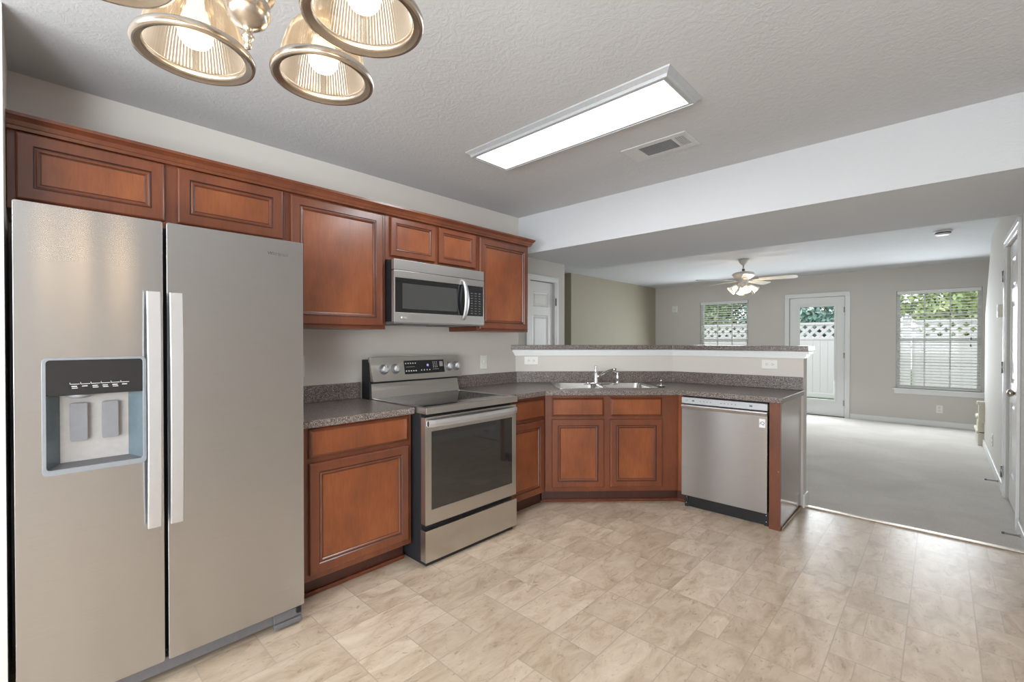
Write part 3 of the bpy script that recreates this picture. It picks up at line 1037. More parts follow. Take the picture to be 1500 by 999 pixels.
# ------------------------------------------------------------------ sink
cs, cn = (SK[0] + SK[1]) / 2, (SK[2] + SK[3]) / 2
cx, cy = sn(cs, cn)
o = thing('kitchen_sink', 'double-bowl stainless steel sink in the corner countertop', 'sink', (cx, cy, CT), a45)
hw, hh = (SK[1] - SK[0]) / 2, (SK[3] - SK[2]) / 2
b1 = (-hw + .03, -0.03 - .0, -hh + .03, hh - .085)
b2 = (0.0, hw - .03, -hh + .03, hh - .085)
rim = MB()
rp = lambda a, b, c, e, r: [(x, y) for x, y in rrect(a, b, c, e, r)]
rim.prism(rp(-hw, hw, -hh, hh, 0.03), 0.0005, 0.0055, 0, [rp(*b1, 0.05), rp(*b2, 0.05)])
rim.build('rim', M['sink'], o, bevel=0.002)
for b_ in (b1, b2):
    mbb = MB()
    rr = []
    for ins, z in ((0, 0.004), (0.004, -0.01), (0.012, -0.13), (0.03, -0.160), (0.06, -0.168)):
        rr.append([(x, y, z) for x, y in rp(b_[0] + ins, b_[1] - ins, b_[2] + ins, b_[3] - ins, 0.05)])
    mbb.rings(rr, 0, True, False, True)
    bo = mbb.build('bowl', M['sink'], o)
    MB().lathe([(0.042, 0.004), (0.036, 0.002), (0.03, -0.002), (0.001, -0.003)], ((b_[0] + b_[1]) / 2, (b_[2] + b_[3]) / 2, -0.166), 20).build('drain', M['chrome'], bo)
# faucet on deck ledge
fx, fy = to45(0, 0)


def at45(s, n):
    x, y = sn(s, n)
    return (x, y)


FP = (0.583, 3.317)     # foot of the faucet
fo = thing('kitchen_faucet', 'chrome single-lever kitchen faucet on the sink ledge', 'faucet', (0.631, 3.461, CT + 0.0062), a45)
MB().prism(rrect(-0.10, 0.15, -0.025, 0.025, 0.024), 0.0, 0.008).build('deck_plate', M['chrome'], fo, bevel=0.002)
MB().lathe([(0.026, 0.008), (0.024, 0.03), (0.021, 0.07), (0.020, 0.088), (0.014, 0.105), (0.001, 0.108)], (0, 0, 0), 20).build('body', M['chrome'], fo)
MB().tube([(0, 0, 0.045), (0.05, -0.03, 0.085), (0.10, -0.065, 0.118), (0.135, -0.09, 0.130), (0.152, -0.10, 0.128)], [0.013, 0.012, 0.011, 0.012, 0.013], 12).build('spout', M['chrome'], fo)
MB().lathe([(0.011, 0.0), (0.012, 0.03), (0.009, 0.06), (0.011, 0.072), (0.001, 0.075)], (-0.003, 0.0, 0.085), 14).build('lever', M['chrome'], fo)
so = thing('side_sprayer', 'small chrome side sprayer to the right of the faucet', 'faucet', (0.767, 3.597, CT + 0.0062), a45)
MB().lathe([(0.020, 0), (0.019, 0.006), (0.013, 0.012), (0.012, 0.02)], (0, 0, 0), 16).build('base', M['chrome'], so)
MB().lathe([(0.010, 0.018), (0.012, 0.035), (0.014, 0.06), (0.010, 0.072), (0.013, 0.085), (0.012, 0.098), (0.001, 0.101)], (0, 0, 0), 16).build('wand', M['chrome'], so)
MB().tube([(0, 0, 0.086), (-0.022, -0.008, 0.097), (-0.030, -0.012, 0.094)], [0.008, 0.009, 0.010], 10).build('spray_head', M['chrome'], so)
ko = thing('sink_stopper', 'steel basket stopper lying on the counter right of the sink', 'sink stopper', (1.178, 3.593, CT + 0.0005))
MB().lathe([(0.001, 0.0), (0.030, 0.0), (0.033, 0.012), (0.036, 0.016), (0.034, 0.019), (0.010, 0.020), (0.001, 0.020)], (0, 0, 0), 22).build('basket', M['chrome'], ko)
MB().lathe([(0.004, 0.018), (0.003, 0.045), (0.007, 0.052), (0.006, 0.060), (0.001, 0.062)], (0, 0, 0), 12).build('post', M['chrome'], ko)

# ------------------------------------------------------------------ refrigerator
F0, F1, FS0, FS1, FZ0, FZ1 = -0.036, 0.860, 0.344, 0.356, 0.090, 1.747
o = thing('refrigerator', 'large stainless steel side-by-side refrigerator with ice dispenser at far left', 'refrigerator', (0.738, F0, 0), PI / 2)
FW = F1 - F0
MB().box(0.004, FW - 0.004, 0.078, 0.705, 0.02, 1.735, 0, 0.004).build('body', M['gray_plastic'], o)
MB().box(0.006, FW - 0.006, 0.066, 0.078, 0.10, 1.735).build('door_gasket', M['black_matte'], o)
ws = FS0 - F0
dz0, dz1, dy0, dy1 = 0.861, 1.240, 0.031 - F0, 0.287 - F0
od = rrect(0, ws, FZ0, FZ1, 0.006, 3)
MB().prism(od, 0.0, 0.066, 0, [rrect(dy0, dy1, dz0, dz1, 0.012, 3)], 'y').build('freezer_door', M['steel_fridge'], o, bevel=0.004)
MB().prism(rrect(FS1 - F0, FW, FZ0, FZ1, 0.006, 3), 0.0, 0.066, 0, (), 'y').build('fresh_food_door', M['steel_fridge'], o, bevel=0.004)
for (a, b) in ((0.291 - F0, 0.330 - F0), (0.358 - F0, 0.397 - F0)):
    mb = MB()
    rr = []
    n = 40
    for i in range(n + 1):
        t = i / n
        z = 0.617 + (1.480 - 0.617) * t
        out = 0.040 + 0.014 * math.sin(PI * t) ** 0.8
        th = 0.014
        rr.append([(a, -out + th, z), (a, -out + 0.002, z), (a + 0.002, -out, z), (b - 0.002, -out, z), (b, -out + 0.002, z), (b, -out + th, z)])
    mb.rings(rr, 0, True, True, True, smooth=False)
    for z in (0.640, 1.455):
        mb.box(a + .008, b - .008, -0.026, 0.0, z - .018, z + .018)
    h = mb.build('door_handle', M['enamel_handle'], o)
# dispenser
ds = thing('dispenser', '', '')
del ds['label'], ds['category']
ds.parent = o
ds.location = (0, 0, 0)
# outer bezel as the dispenser's own mesh
bpy.data.objects.remove(ds)
bz = MB().prism(rrect(dy0 - .006, dy1 + .006, dz0 - .006, dz1 + .004, 0.016), -0.004, 0.002, 0, [rrect(dy0 + .004, dy1 - .004, dz0 + .012, dz1 - .004, 0.010)], 'y')
dsp = bz.build('dispenser', M['frame_gray'], o, bevel=0.0015)
MB().prism(rrect(dy0 + .003, dy1 - .003, 1.118, dz1 - .003, 0.010), -0.001, 0.03, 0, (), 'y').build('control_panel', M['glass_black'], dsp)
x0, x1 = dy0 + 0.003, dy1 - 0.003
cav = MB()
cav.add([(x0, 0.001, 0.872), (x0, 0.001, 1.118), (x0 + 0.035, 0.060, 1.118), (x0 + 0.035, 0.060, 0.872)], [(0, 1, 2, 3)], 1)
cav.add([(x1, 0.001, 0.872), (x1, 0.001, 1.118), (x1 - 0.035, 0.060, 1.118), (x1 - 0.035, 0.060, 0.872)], [(0, 1, 2, 3)], 1)
cav.add([(x0 + 0.035, 0.060, 0.872), (x1 - 0.035, 0.060, 0.872), (x1 - 0.035, 0.060, 1.118), (x0 + 0.035, 0.060, 1.118)], [(0, 1, 2, 3)], 0)
cav.add([(x0, 0.001, 1.117), (x1, 0.001, 1.117), (x1 - .035, 0.060, 1.117), (x0 + .035, 0.060, 1.117)], [(0, 1, 2, 3)], 0)
cav.build('liner', [M['liner'], M['liner_blue']], dsp)
MB().add([(x0, 0.0, 0.873), (x1, 0.0, 0.873), (x1 - .035, 0.0595, 0.882), (x0 + .035, 0.0595, 0.882)], [(0, 1, 2, 3)]).add([(x0, 0.0, 0.862), (x1, 0.0, 0.862), (x1, 0.0, 0.873), (x0, 0.0, 0.873)], [(0, 1, 2, 3)]).build('drip_tray', M['gray_plastic'], dsp)
for xc in (dy0 + 0.084, dy0 + 0.166):
    MB().prism(rrect(xc - .022, xc + .022, 0.955, 1.085, 0.006), 0.040, 0.052, 0, (), 'y').build('paddle', M['paddle'], dsp, bevel=0.003)
MB().lathe([(0.034, 0.0), (0.034, -0.006), (0.024, -0.012), (0.001, -0.012)], (dy0 + 0.085, 0.035, 1.117), 20).build('spout', M['frame_gray'], dsp)
mk = MB()
for i in range(6):
    xx = dy0 + 0.060 + i * 0.026
    mk.box(xx, xx + 0.024, -0.0016, -0.001, 1.1535, 1.155)
    mk.box(xx, xx + 0.0012, -0.0016, -0.001, 1.1535, 1.160)
    mk.box(xx + .004, xx + .018, -0.0016, -0.001, 1.1455, 1.148)
    if i % 2 == 0 or i == 3:
        mk.box(xx + .005, xx + .020, -0.0016, -0.001, 1.140, 1.142)
mk.build('panel_print', M['mark'], dsp)
text_mesh('logo', 'Whirlpool', 0.020, M['mark_dark'], o, (0.752 - F0, -0.0006, 1.682), (PI / 2, 0, 0))
# kick grille
mb = MB().box(0.01, FW - 0.002, 0.035, 0.075, 0.03, 0.083, 0, 0.004)
mb.box(FW - 0.125, FW - 0.004, 0.010, 0.034, 0.012, 0.036, 0, 0.006)
mb.box(FW - 0.125, FW - 0.004, 0.018, 0.034, 0.038, 0.078, 0, 0.003)
mb.build('kick_grille', M['gray_plastic'], o)
MB().box(FW - 0.030, FW - 0.012, 0.005, 0.03, 0.055, 0.085, 0, 0.003).build('hinge', M['black'], o)
for x in (0.06, FW - 0.06):
    for y in (0.12, 0.62):
        MB().lathe([(0.018, 0.0), (0.018, 0.012), (0.008, 0.014), (0.008, 0.035)], (x, y, 0.0), 12, 0, 'z', True, True).build('leveling_foot', M['black'], o)

# ------------------------------------------------------------------ range
RX = 0.735
o = thing('electric_range', 'stainless steel electric range with black glass cooktop and oven window', 'stove', (RX, 1.538, 0), PI / 2)
RW = 0.763
MB().box(0.004, RW - 0.004, 0.045, 0.70, 0.03, 0.895, 0, 0.003).build('body', M['black_matte'], o)
# oven door: frame + window + handle
dfr = MB().prism(rrect(0.002, RW - 0.002, 0.242, 0.862, 0.005, 3), 0.0, 0.042, 0, [rrect(0.045, RW - 0.038, 0.325, 0.778, 0.004, 2)], 'y')
dr = dfr.build('oven_door', M['steel_dark'], o, bevel=0.002)
MB().box(0.044, RW - 0.037, 0.003, 0.012, 0.324, 0.779).build('oven_window', M['glass_oven'], dr)
mb = MB()
rr = []
for i in range(21):
    t = i / 20
    x = 0.012 + (RW - 0.024) * t
    out = 0.018 + 0.028 * (math.sin(PI * t) ** 0.5)
    rr.append([(x, -out + 0.012, 0.806), (x, -out, 0.808), (x, -out - 0.003, 0.827), (x, -out, 0.846), (x, -out + 0.012, 0.848)])
mb.rings(rr, 0, True, True, True, smooth=False)
mb.box(0.012, 0.034, -0.02, 0.0, 0.813, 0.841); mb.box(RW - 0.034, RW - 0.012, -0.02, 0.0, 0.813, 0.841)
mb.build('door_handle', M['enamel_handle'], dr)
MB().prism(rrect(0.0, RW, 0.030, 0.212, 0.005, 3), -0.004, 0.044, 0, (), 'y').build('storage_drawer', M['steel_dark'], o, bevel=0.002)
# cooktop
MB().prism([(0, -0.012), (RW, -0.012), (RW, 0.62), (0, 0.62)], 0.880, 0.919, 0, [[(0.022, 0.035), (RW - 0.022, 0.035), (RW - 0.022, 0.600), (0.022, 0.600)]]).build('cooktop_frame', M['steel_dark'], o, bevel=0.003)
gt = MB().box(0.021, RW - 0.021, 0.034, 0.601, 0.902, 0.9165).build('cooktop_glass', M['glass_black'], o)
rg = MB()
for (x, y, r_) in ((0.19, 0.18, 0.105), (0.57, 0.18, 0.085), (0.19, 0.46, 0.078), (0.57, 0.46, 0.10), (0.38, 0.50, 0.05)):
    rg.lathe([(r_, 0.9167), (r_ + 0.0015, 0.9167)], (x, y, 0), 48)
rg.build('burner_ring', M['gray_plastic'], gt)
# backguard: black housing, lower panel, slanted control head
MB().box(0.006, RW - 0.004, 0.628, 0.728, 0.86, 1.172, 0, 0.004).build('rear_housing', M['black_matte'], o)
MB().add([(0.012, 0.600, 0.919), (RW - .006, 0.600, 0.919), (RW - .010, 0.622, 1.012), (0.018, 0.622, 1.012), (0.012, 0.632, 0.919), (RW - .006, 0.632, 0.919), (RW - .010, 0.632, 1.012), (0.018, 0.632, 1.012)],
         [(0, 1, 2, 3), (4, 7, 6, 5), (0, 4, 5, 1), (3, 2, 6, 7), (0, 3, 7, 4), (1, 5, 6, 2)]).build('lower_backguard', M['steel_dark'], o)
hd = MB().add([(0.014, 0.588, 1.026), (RW + 0.012, 0.588, 1.026), (RW - 0.002, 0.622, 1.188), (0.004, 0.622, 1.188),
               (0.014, 0.640, 1.026), (RW + 0.012, 0.640, 1.026), (RW - 0.002, 0.640, 1.188), (0.004, 0.640, 1.188)],
              [(0, 1, 2, 3), (4, 7, 6, 5), (0, 4, 5, 1), (3, 2, 6, 7), (0, 3, 7, 4), (1, 5, 6, 2)]).build('control_panel', M['steel_dark'], o, bevel=0.002)
th = math.atan2(0.034, 0.162)      # lean of the control face
PM = Matrix.Translation((0, 0.588, 1.026)) @ Matrix.Rotation(-th, 4, 'X')


def on_head(mb):
    return mb.xform(PM)


dp = on_head(MB().prism(rrect(0.262, 0.612, 0.040, 0.136, 0.003, 2), -0.002, 0.002, 0, (), 'y')).build('display', M['glass_black'], hd)
mk = MB()
rnd = random.Random(4)
for i in range(5):
    mk.box(0.272 + i * .020, 0.280 + i * .020, -0.0026, -0.002, 0.112, 0.120)
    mk.box(0.272 + i * .020, 0.281 + i * .020, -0.0026, -0.002, 0.058, 0.066)
mk.box(0.275, 0.350, -0.0026, -0.002, 0.090, 0.0915)
for i in range(4):
    mk.box(0.400 + i * .024, 0.408 + i * .024, -0.0026, -0.002, 0.060, 0.068)
    for j in range(3):
        mk.box(0.510 + j * .016, 0.515 + j * .016, -0.0026, -0.002, 0.080 + i * .012, 0.0855 + i * .012)
mk.box(0.505, 0.560, -0.0026, -0.002, 0.066, 0.0675)
on_head(mk).build('key_print', M['mark'], dp)
on_head(MB().box(0.570, 0.600, -0.0026, -0.002, 0.085, 0.122)).build('start_pad', plain('start_pad_print', (0.30, 0.26, 0.27), 0.5), dp)
on_head(MB().lathe([(0.0001, -0.0028), (0.009, -0.0028), (0.009, -0.002)], (0.462, 0, 0.098), 20, 0, 'y')).build('clock_light', M['display'], dp)
for xk in (0.100, 0.190, 0.655, 0.728):
    k = MB().lathe([(0.029, 0.0), (0.029, -0.006), (0.026, -0.010), (0.026, -0.026), (0.023, -0.030), (0.001, -0.031)], (xk, 0, 0.082), 28, 0, 'y')
    k.box(xk - .005, xk + .005, -0.040, -0.029, 0.060, 0.104, 0, 0.002)
    kk = on_head(k).build('knob', M['enamel_handle'], hd)
    on_head(MB().lathe([(0.0345, 0.0), (0.0335, -0.005), (0.029, -0.0065)], (xk, 0, 0.082), 28, 0, 'y')).build('skirt', M['paddle'], kk)
MB().box(0.02, RW - 0.02, 0.020, 0.60, 0.0, 0.03).build('base', M['black_matte'], o)

# ------------------------------------------------------------------ microwave
o = thing('microwave_oven', 'stainless steel over-the-range microwave mounted below the short cabinet', 'microwave', (0.415, 1.540, 1.416), PI / 2)
MW, MH = 0.756, 0.391
MB().box(0.0, MW, 0.030, 0.411, 0.004, MH - .002, 0, 0.003).build('body', M['black_matte'], o)
MB().prism(rrect(0, MW, 0.326, MH, 0.004, 2), 0.0, 0.03, 0, (), 'y').build('vent_panel', M['steel'], o, bevel=0.002)
f_ = MB().prism(rrect(0, MW, 0.0, 0.323, 0.004, 2), 0.0, 0.03, 0, [rrect(0.008, MW - 0.006, 0.062, 0.278, 0.003, 2)], 'y').build('door', M['steel'], o, bevel=0.002)
MB().prism(rrect(0.007, MW - 0.005, 0.061, 0.279, 0.003, 2), 0.001, 0.02, 0, [rrect(0.060, 0.500, 0.086, 0.246, 0.003, 2)], 'y').build('door_glass', M['glass_black'], f_)
MB().prism(rrect(0.060, 0.500, 0.086, 0.246, 0.003, 2), 0.002, 0.012, 0, (), 'y').build('viewing_window', M['glass_mw'], f_)
mb = MB()
rr = []
for i in range(17):
    t = i / 16
    z = 0.030 + 0.282 * t
    out = 0.006 + 0.042 * math.sin(PI * t) ** 0.7
    xo = 0.012 * math.sin(PI * t)
    w_ = 0.012 + 0.007 * math.sin(PI * t)
    xc = 0.556
    rr.append([(xc - w_, -out + .010, z), (xc - w_, -out + 0.002, z), (xc, -out - .001, z), (xc + w_, -out + 0.002, z), (xc + w_, -out + .010, z)])
mb.rings(rr, 0, True, True, True)
mb.build('door_handle', M['enamel_handle'], f_)
mk = MB()
for r_ in range(9):
    for c_ in range(3):
        mk.box(0.628 + c_ * .038, 0.646 + c_ * .038, -0.0004, 0.001, 0.078 + r_ * .018, 0.0825 + r_ * .018)
mk.build('key_print', M['gray_plastic'], f_)
mb = MB().box(0.0, MW, 0.0, 0.40, -0.008, 0.004, 0, 0.002)
mb.box(0.10, 0.30, 0.06, 0.30, -0.012, -0.008); mb.box(0.46, 0.66, 0.06, 0.30, -0.012, -0.008)
mb.build('grease_filter', M['gray_plastic'], o)
lg = MB().lathe([(0.0001, -0.0006), (0.0075, -0.0006), (0.0075, 0)], (0.056, 0, 0.030), 20, 0, 'y')
lg.build('logo_badge', M['mark'], f_)
text_mesh('logo', 'LG', 0.017, M['mark'], f_, (0.081, -0.0006, 0.030), (PI / 2, 0, 0))

# ------------------------------------------------------------------ dishwasher
o = thing('dishwasher', 'stainless steel dishwasher under the peninsula counter', 'dishwasher', (1.398, 3.485, 0))
DW_ = 0.600
MB().box(0.004, DW_ - 0.004, 0.030, 0.60, 0.10, 0.868, 0, 0.002).build('body', M['black_matte'], o)
dd_ = MB().prism(rrect(0.0, DW_, 0.103, 0.775, 0.004, 2), 0.0, 0.03, 0, (), 'y').build('door', M['steel_dw'], o, bevel=0.002)
mb = MB().add([(0.0, -0.001, 0.776), (DW_, -0.001, 0.776), (DW_, -0.014, 0.798), (0, -0.014, 0.798), (0, -0.014, 0.806), (DW_, -0.014, 0.806), (DW_, 0.03, 0.806), (0, 0.03, 0.806), (0, 0.03, 0.776), (DW_, 0.03, 0.776)],
              [(0, 1, 2, 3), (3, 2, 5, 4), (4, 5, 6, 7), (7, 6, 9, 8), (8, 9, 1, 0), (0, 3, 4, 7, 8), (1, 9, 6, 5, 2)])
mb.build('pocket_handle', M['steel_handle'], dd_)
cp_ = MB().prism(rrect(0.0, DW_, 0.816, 0.862, 0.004, 2), 0.0, 0.03, 0, (), 'y').build('control_panel', M['panel_silver'], o, bevel=0.0015)
mk = MB()
for i in range(9):
    xx = 0.14 + i * .025 + (0.05 if i > 3 else 0)
    mk.box(xx, xx + .006, -0.0006, 0, 0.836, 0.842)
mk.box(0.080, 0.098, -0.0006, 0, 0.834, 0.845)
mk.box(0.485, 0.505, -0.0006, 0, 0.834, 0.846)
mk.build('key_print', M['gray_plastic'], cp_)
text_mesh('logo', 'LG', 0.016, M['gray_plastic'], cp_, (0.040, -0.0006, 0.840), (PI / 2, 0, 0))
bd = MB().box(0.549, 0.587, -0.0012, 0.0, 0.697, 0.757).build('badge', M['white'], dd_)
text_mesh('badge_mark', 'iQ', 0.032, M['mark_dark'], bd, (0.567, -0.0016, 0.727), (PI / 2, 0, 0))
mb = MB().box(0.012, DW_ - 0.012, 0.060, 0.09, 0.004, 0.101)
mb.box(0.006, 0.03, 0.050, 0.09, 0.0, 0.101, 0, 0.002); mb.box(DW_ - 0.03, DW_ - 0.002, 0.050, 0.09, 0.0, 0.101, 0, 0.002)
tk = mb.build('toe_kick', M['black'], o)
for x in (0.018, DW_ - 0.016):
    for z in (0.03, 0.075):
        MB().lathe([(0.0001, -0.002), (0.004, -0.002), (0.004, 0)], (x, 0.050, z), 8, 0, 'y').build('screw', M['chrome'], tk)


# ------------------------------------------------------------------ outlets, switch, small wall things
def plate(name, label, cat, loc, rotz, w, h, style, group=None):
    o_ = thing(name, label, cat, loc, rotz, group)
    MB().box(-w / 2, w / 2, -0.006, 0.0, -h / 2, h / 2, 0, 0.003).build('cover_plate', M['plate'], o_)
    if style == 'duplex_h':
        for sx in (-1, 1):
            rc = MB().prism(rrect(sx * w * .19 - .014, sx * w * .19 + .014, -0.016, 0.016, 0.008), -0.0085, -0.006, 0, (), 'y').build('receptacle', M['plate'], o_)
            s_ = MB()
            for q in (-1, 1):
                s_.box(sx * w * .19 - .006, sx * w * .19 + .003, -0.0088, -0.0083, q * .006 - .0012, q * .006 + .0012)
            s_.lathe([(0.0001, -0.0088), (0.0025, -0.0088), (0.0025, -0.0083)], (sx * w * .19 + .009, 0, 0), 8, 0, 'y')
            s_.build('slots', M['slot'], rc)
    elif style == 'duplex_v':
        for sz in (-1, 1):
            rc = MB().prism(rrect(-0.016, 0.016, sz * h * .19 - .014, sz * h * .19 + .014, 0.008), -0.0085, -0.006, 0, (), 'y').build('receptacle', M['plate'], o_)
            s_ = MB()
            for q in (-1, 1):
                s_.box(q * .006 - .0018, q * .006 + .0018, -0.0088, -0.0083, sz * h * .19 - .006, sz * h * .19 + .005)
            s_.build('slots', M['slot'], rc)
    elif style == 'switch':
        MB().box(-0.005, 0.005, -0.016, -0.006, -0.004, 0.014, 0, 0.002).build('toggle', M['plate'], o_)
    return o_


PG = 'electrical wall plates'
plate('outlet', 'horizontal electrical outlet on half wall at left of the faucet', 'outlet', (0.102, 3.188, 1.117), a45, 0.125, 0.075, 'duplex_h', PG)
plate('outlet', 'horizontal electrical outlet on half wall above the dishwasher', 'outlet', (1.853, 4.128, 1.108), 0, 0.115, 0.073, 'duplex_h', PG)
plate('light_switch', 'white switch plate on the long wall right of the range', 'switch', (0.0, 2.68, 1.115), PI / 2, 0.072, 0.118, 'switch', PG)
plate('outlet', 'wall plate partly hidden behind the refrigerator right edge', 'outlet', (0.0, 1.125, 1.145), PI / 2, 0.080, 0.13, 'duplex_v', PG)
plate('outlet', 'white outlet low on the back wall under the large window', 'outlet', (2.857, 9.359, 0.272), 0, 0.075, 0.118, 'duplex_v', PG)
plate('outlet', 'white outlet low on the right wall near the stairs', 'outlet', (3.26, 6.78, 0.28), -PI / 2, 0.075, 0.118, 'duplex_v', PG)

o = thing('motion_sensor', 'small white box high on the back wall left of the blinds', 'sensor', (-1.22, 9.359, 1.964))
MB().box(-0.055, 0.055, -0.035, 0.0, -0.07, 0.07, 0, 0.01).build('housing', M['white'], o)
MB().prism(rrect(-0.03, 0.03, -0.03, 0.01, 0.01), -0.037, -0.034, 0, (), 'y').build('lens', M['cream'], o)
o = thing('thermostat', 'cream box on the right wall beside the panel door', 'thermostat', (3.26, 5.80, 1.56), -PI / 2)
MB().box(-0.045, 0.045, -0.038, 0.0, -0.055, 0.055, 0, 0.006).build('housing', M['cream'], o)
MB().prism(rrect(-0.03, 0.03, 0.0, 0.035, 0.004), -0.040, -0.0375, 0, (), 'y').build('dial_window', M['mark'], o)
for (px, y0, lab) in ((3.246, 5.93, 'spring door stop on baseboard beyond the right panel door'), (3.246, 4.36, 'spring door stop on baseboard at the right frame edge')):
    o = thing('door_stop', lab, 'door stop', (px, y0, 0.045), 0, group='spring door stops')
    sp_ = MB()
    pts = []
    for i in range(97):
        a = i / 96 * 2 * PI * 12
        pts.append((-0.008 - 0.065 * i / 96, 0.006 * math.cos(a), 0.006 * math.sin(a)))
    sp_.tube(pts, 0.0018, 5)
    sp_.build('spring', M['hinge'], o)
    MB().lathe([(0.001, -0.086), (0.008, -0.084), (0.008, -0.072), (0.001, -0.071)], (0, 0, 0), 12, 0, 'x').build('rubber_tip', M['gray_plastic'], o)
    MB().lathe([(0.010, 0.0), (0.010, -0.006), (0.004, -0.010)], (0, 0, 0), 12, 0, 'x', True, True).build('mount', M['hinge'], o)

# ------------------------------------------------------------------ ceiling things
o = thing('ceiling_light_panel', 'long rectangular white ceiling light glowing over the kitchen', 'ceiling light', (1.408, 1.9875, CZ))
hx, hy = 0.640, 0.177
rr = []
for ins, z in ((0.0, 0.0), (0.002, -0.006), (0.020, -0.020), (0.024, -0.032), (0.030, -0.034), (0.032, -0.030)):
    rr.append([(-hx + ins, -hy + ins, z), (hx - ins, -hy + ins, z), (hx - ins, hy - ins, z), (-hx + ins, hy - ins, z)])
rr.append([(-hx + .050, -hy + .050, -0.030), (hx - .050, -hy + .050, -0.030), (hx - .050, hy - .050, -0.030), (-hx + .050, hy - .050, -0.030)])
mb = MB().rings(rr, 0, True, False, False, smooth=False)
mb.build('frame', plain('light_frame', (0.50, 0.52, 0.54), 0.35, 0.3), o)
MB().box(-hx + .048, hx - .048, -hy + .048, hy - .048, -0.032, -0.024).build('diffuser', M['led'], o)
area('led_panel_light', (1.408, 1.9875, CZ - 0.036), (0, 0, 0), 1.17, 0.25, 14, (0.93, 0.97, 1.0))

o = thing('ceiling_vent', 'white air register in ceiling beside the long light', 'vent', (1.655, 2.548, CZ))
vw, vh = 0.195, 0.108
MB().prism([(-vw, -vh), (vw, -vh), (vw, vh), (-vw, vh)], -0.006, 0.0, 0, [[(-vw * .52, -vh * .62), (vw * .50, -vh * .62), (vw * .50, vh * .62), (-vw * .52, vh * .62)], [(vw * .58, -vh * .62), (vw * .86, -vh * .62), (vw * .86, vh * .62), (vw * .58, vh * .62)]]).build('frame', M['vent'], o, bevel=0.002)
MB().box(-vw * .9, vw * .9, -vh * .7, vh * .7, -0.0015, 0.0).build('duct_backing', M['vent_dark'], o)
sl = MB()
for k in range(12):
    y = -vh * .58 + k * (vh * 1.16 / 11)
    sl.add([(-vw * .53, y - .003, -0.007), (vw * .52, y - .003, -0.007), (vw * .52, y + .002, -0.0016), (-vw * .53, y + .002, -0.0016)], [(0, 1, 2, 3)])
for k in range(6):
    x = vw * .60 + k * (vw * .25 / 5)
    sl.add([(x, -vh * .63, -0.007), (x + .003, -vh * .63, -0.0016), (x + .003, vh * .63, -0.0016), (x, vh * .63, -0.007)], [(0, 1, 2, 3)])
sl.build('louvers', M['vent'], o)

o = thing('smoke_detector', 'round white smoke detector on the living room ceiling', 'smoke detector', (2.875, 6.52, CZ))
MB().lathe([(0.072, 0.0), (0.072, -0.012), (0.064, -0.014), (0.062, -0.034), (0.050, -0.042), (0.001, -0.043)], (0, 0, 0), 32).build('housing', M['white'], o)
MB().lathe([(0.0635, -0.018), (0.0645, -0.020), (0.0645, -0.026), (0.0635, -0.028)], (0, 0, 0), 32).build('sensor_ring', M['slot'], o)


# ------------------------------------------------------------------ chandelier
CHX, CHY, CRIM = 2.096, 0.230, 1.795
o = thing('chandelier', 'brushed nickel chandelier with five ribbed glass bell shades at upper left', 'chandelier', (CHX, CHY, CRIM))
b_ = [(0.001, -0.052), (0.004, -0.050), (0.0055, -0.045), (0.004, -0.040), (0.007, -0.036), (0.009, -0.032), (0.006, -0.028), (0.0075, -0.020),
      (0.016, -0.016), (0.026, -0.008), (0.031, 0.004), (0.031, 0.016), (0.027, 0.022), (0.030, 0.026), (0.036, 0.032), (0.039, 0.046), (0.036, 0.060),
      (0.026, 0.070), (0.018, 0.080), (0.014, 0.10), (0.020, 0.12), (0.028, 0.15), (0.022, 0.19), (0.012, 0.22), (0.010, 0.26), (0.016, 0.28), (0.006, 0.30)]
MB().lathe(b_, (0, 0, 0), 36).build('center_column', M['nickel'], o)
MB().tube([(0, 0, 0.29), (0, 0, 0.60)], 0.0055, 10).lathe([(0.055, 0.645), (0.055, 0.630), (0.030, 0.605), (0.008, 0.595)], (0, 0, 0), 28, 0, 'z', True).build('rod_and_canopy', M['nickel'], o)
SR, RR_ = 0.1735, 0.090
arms = []
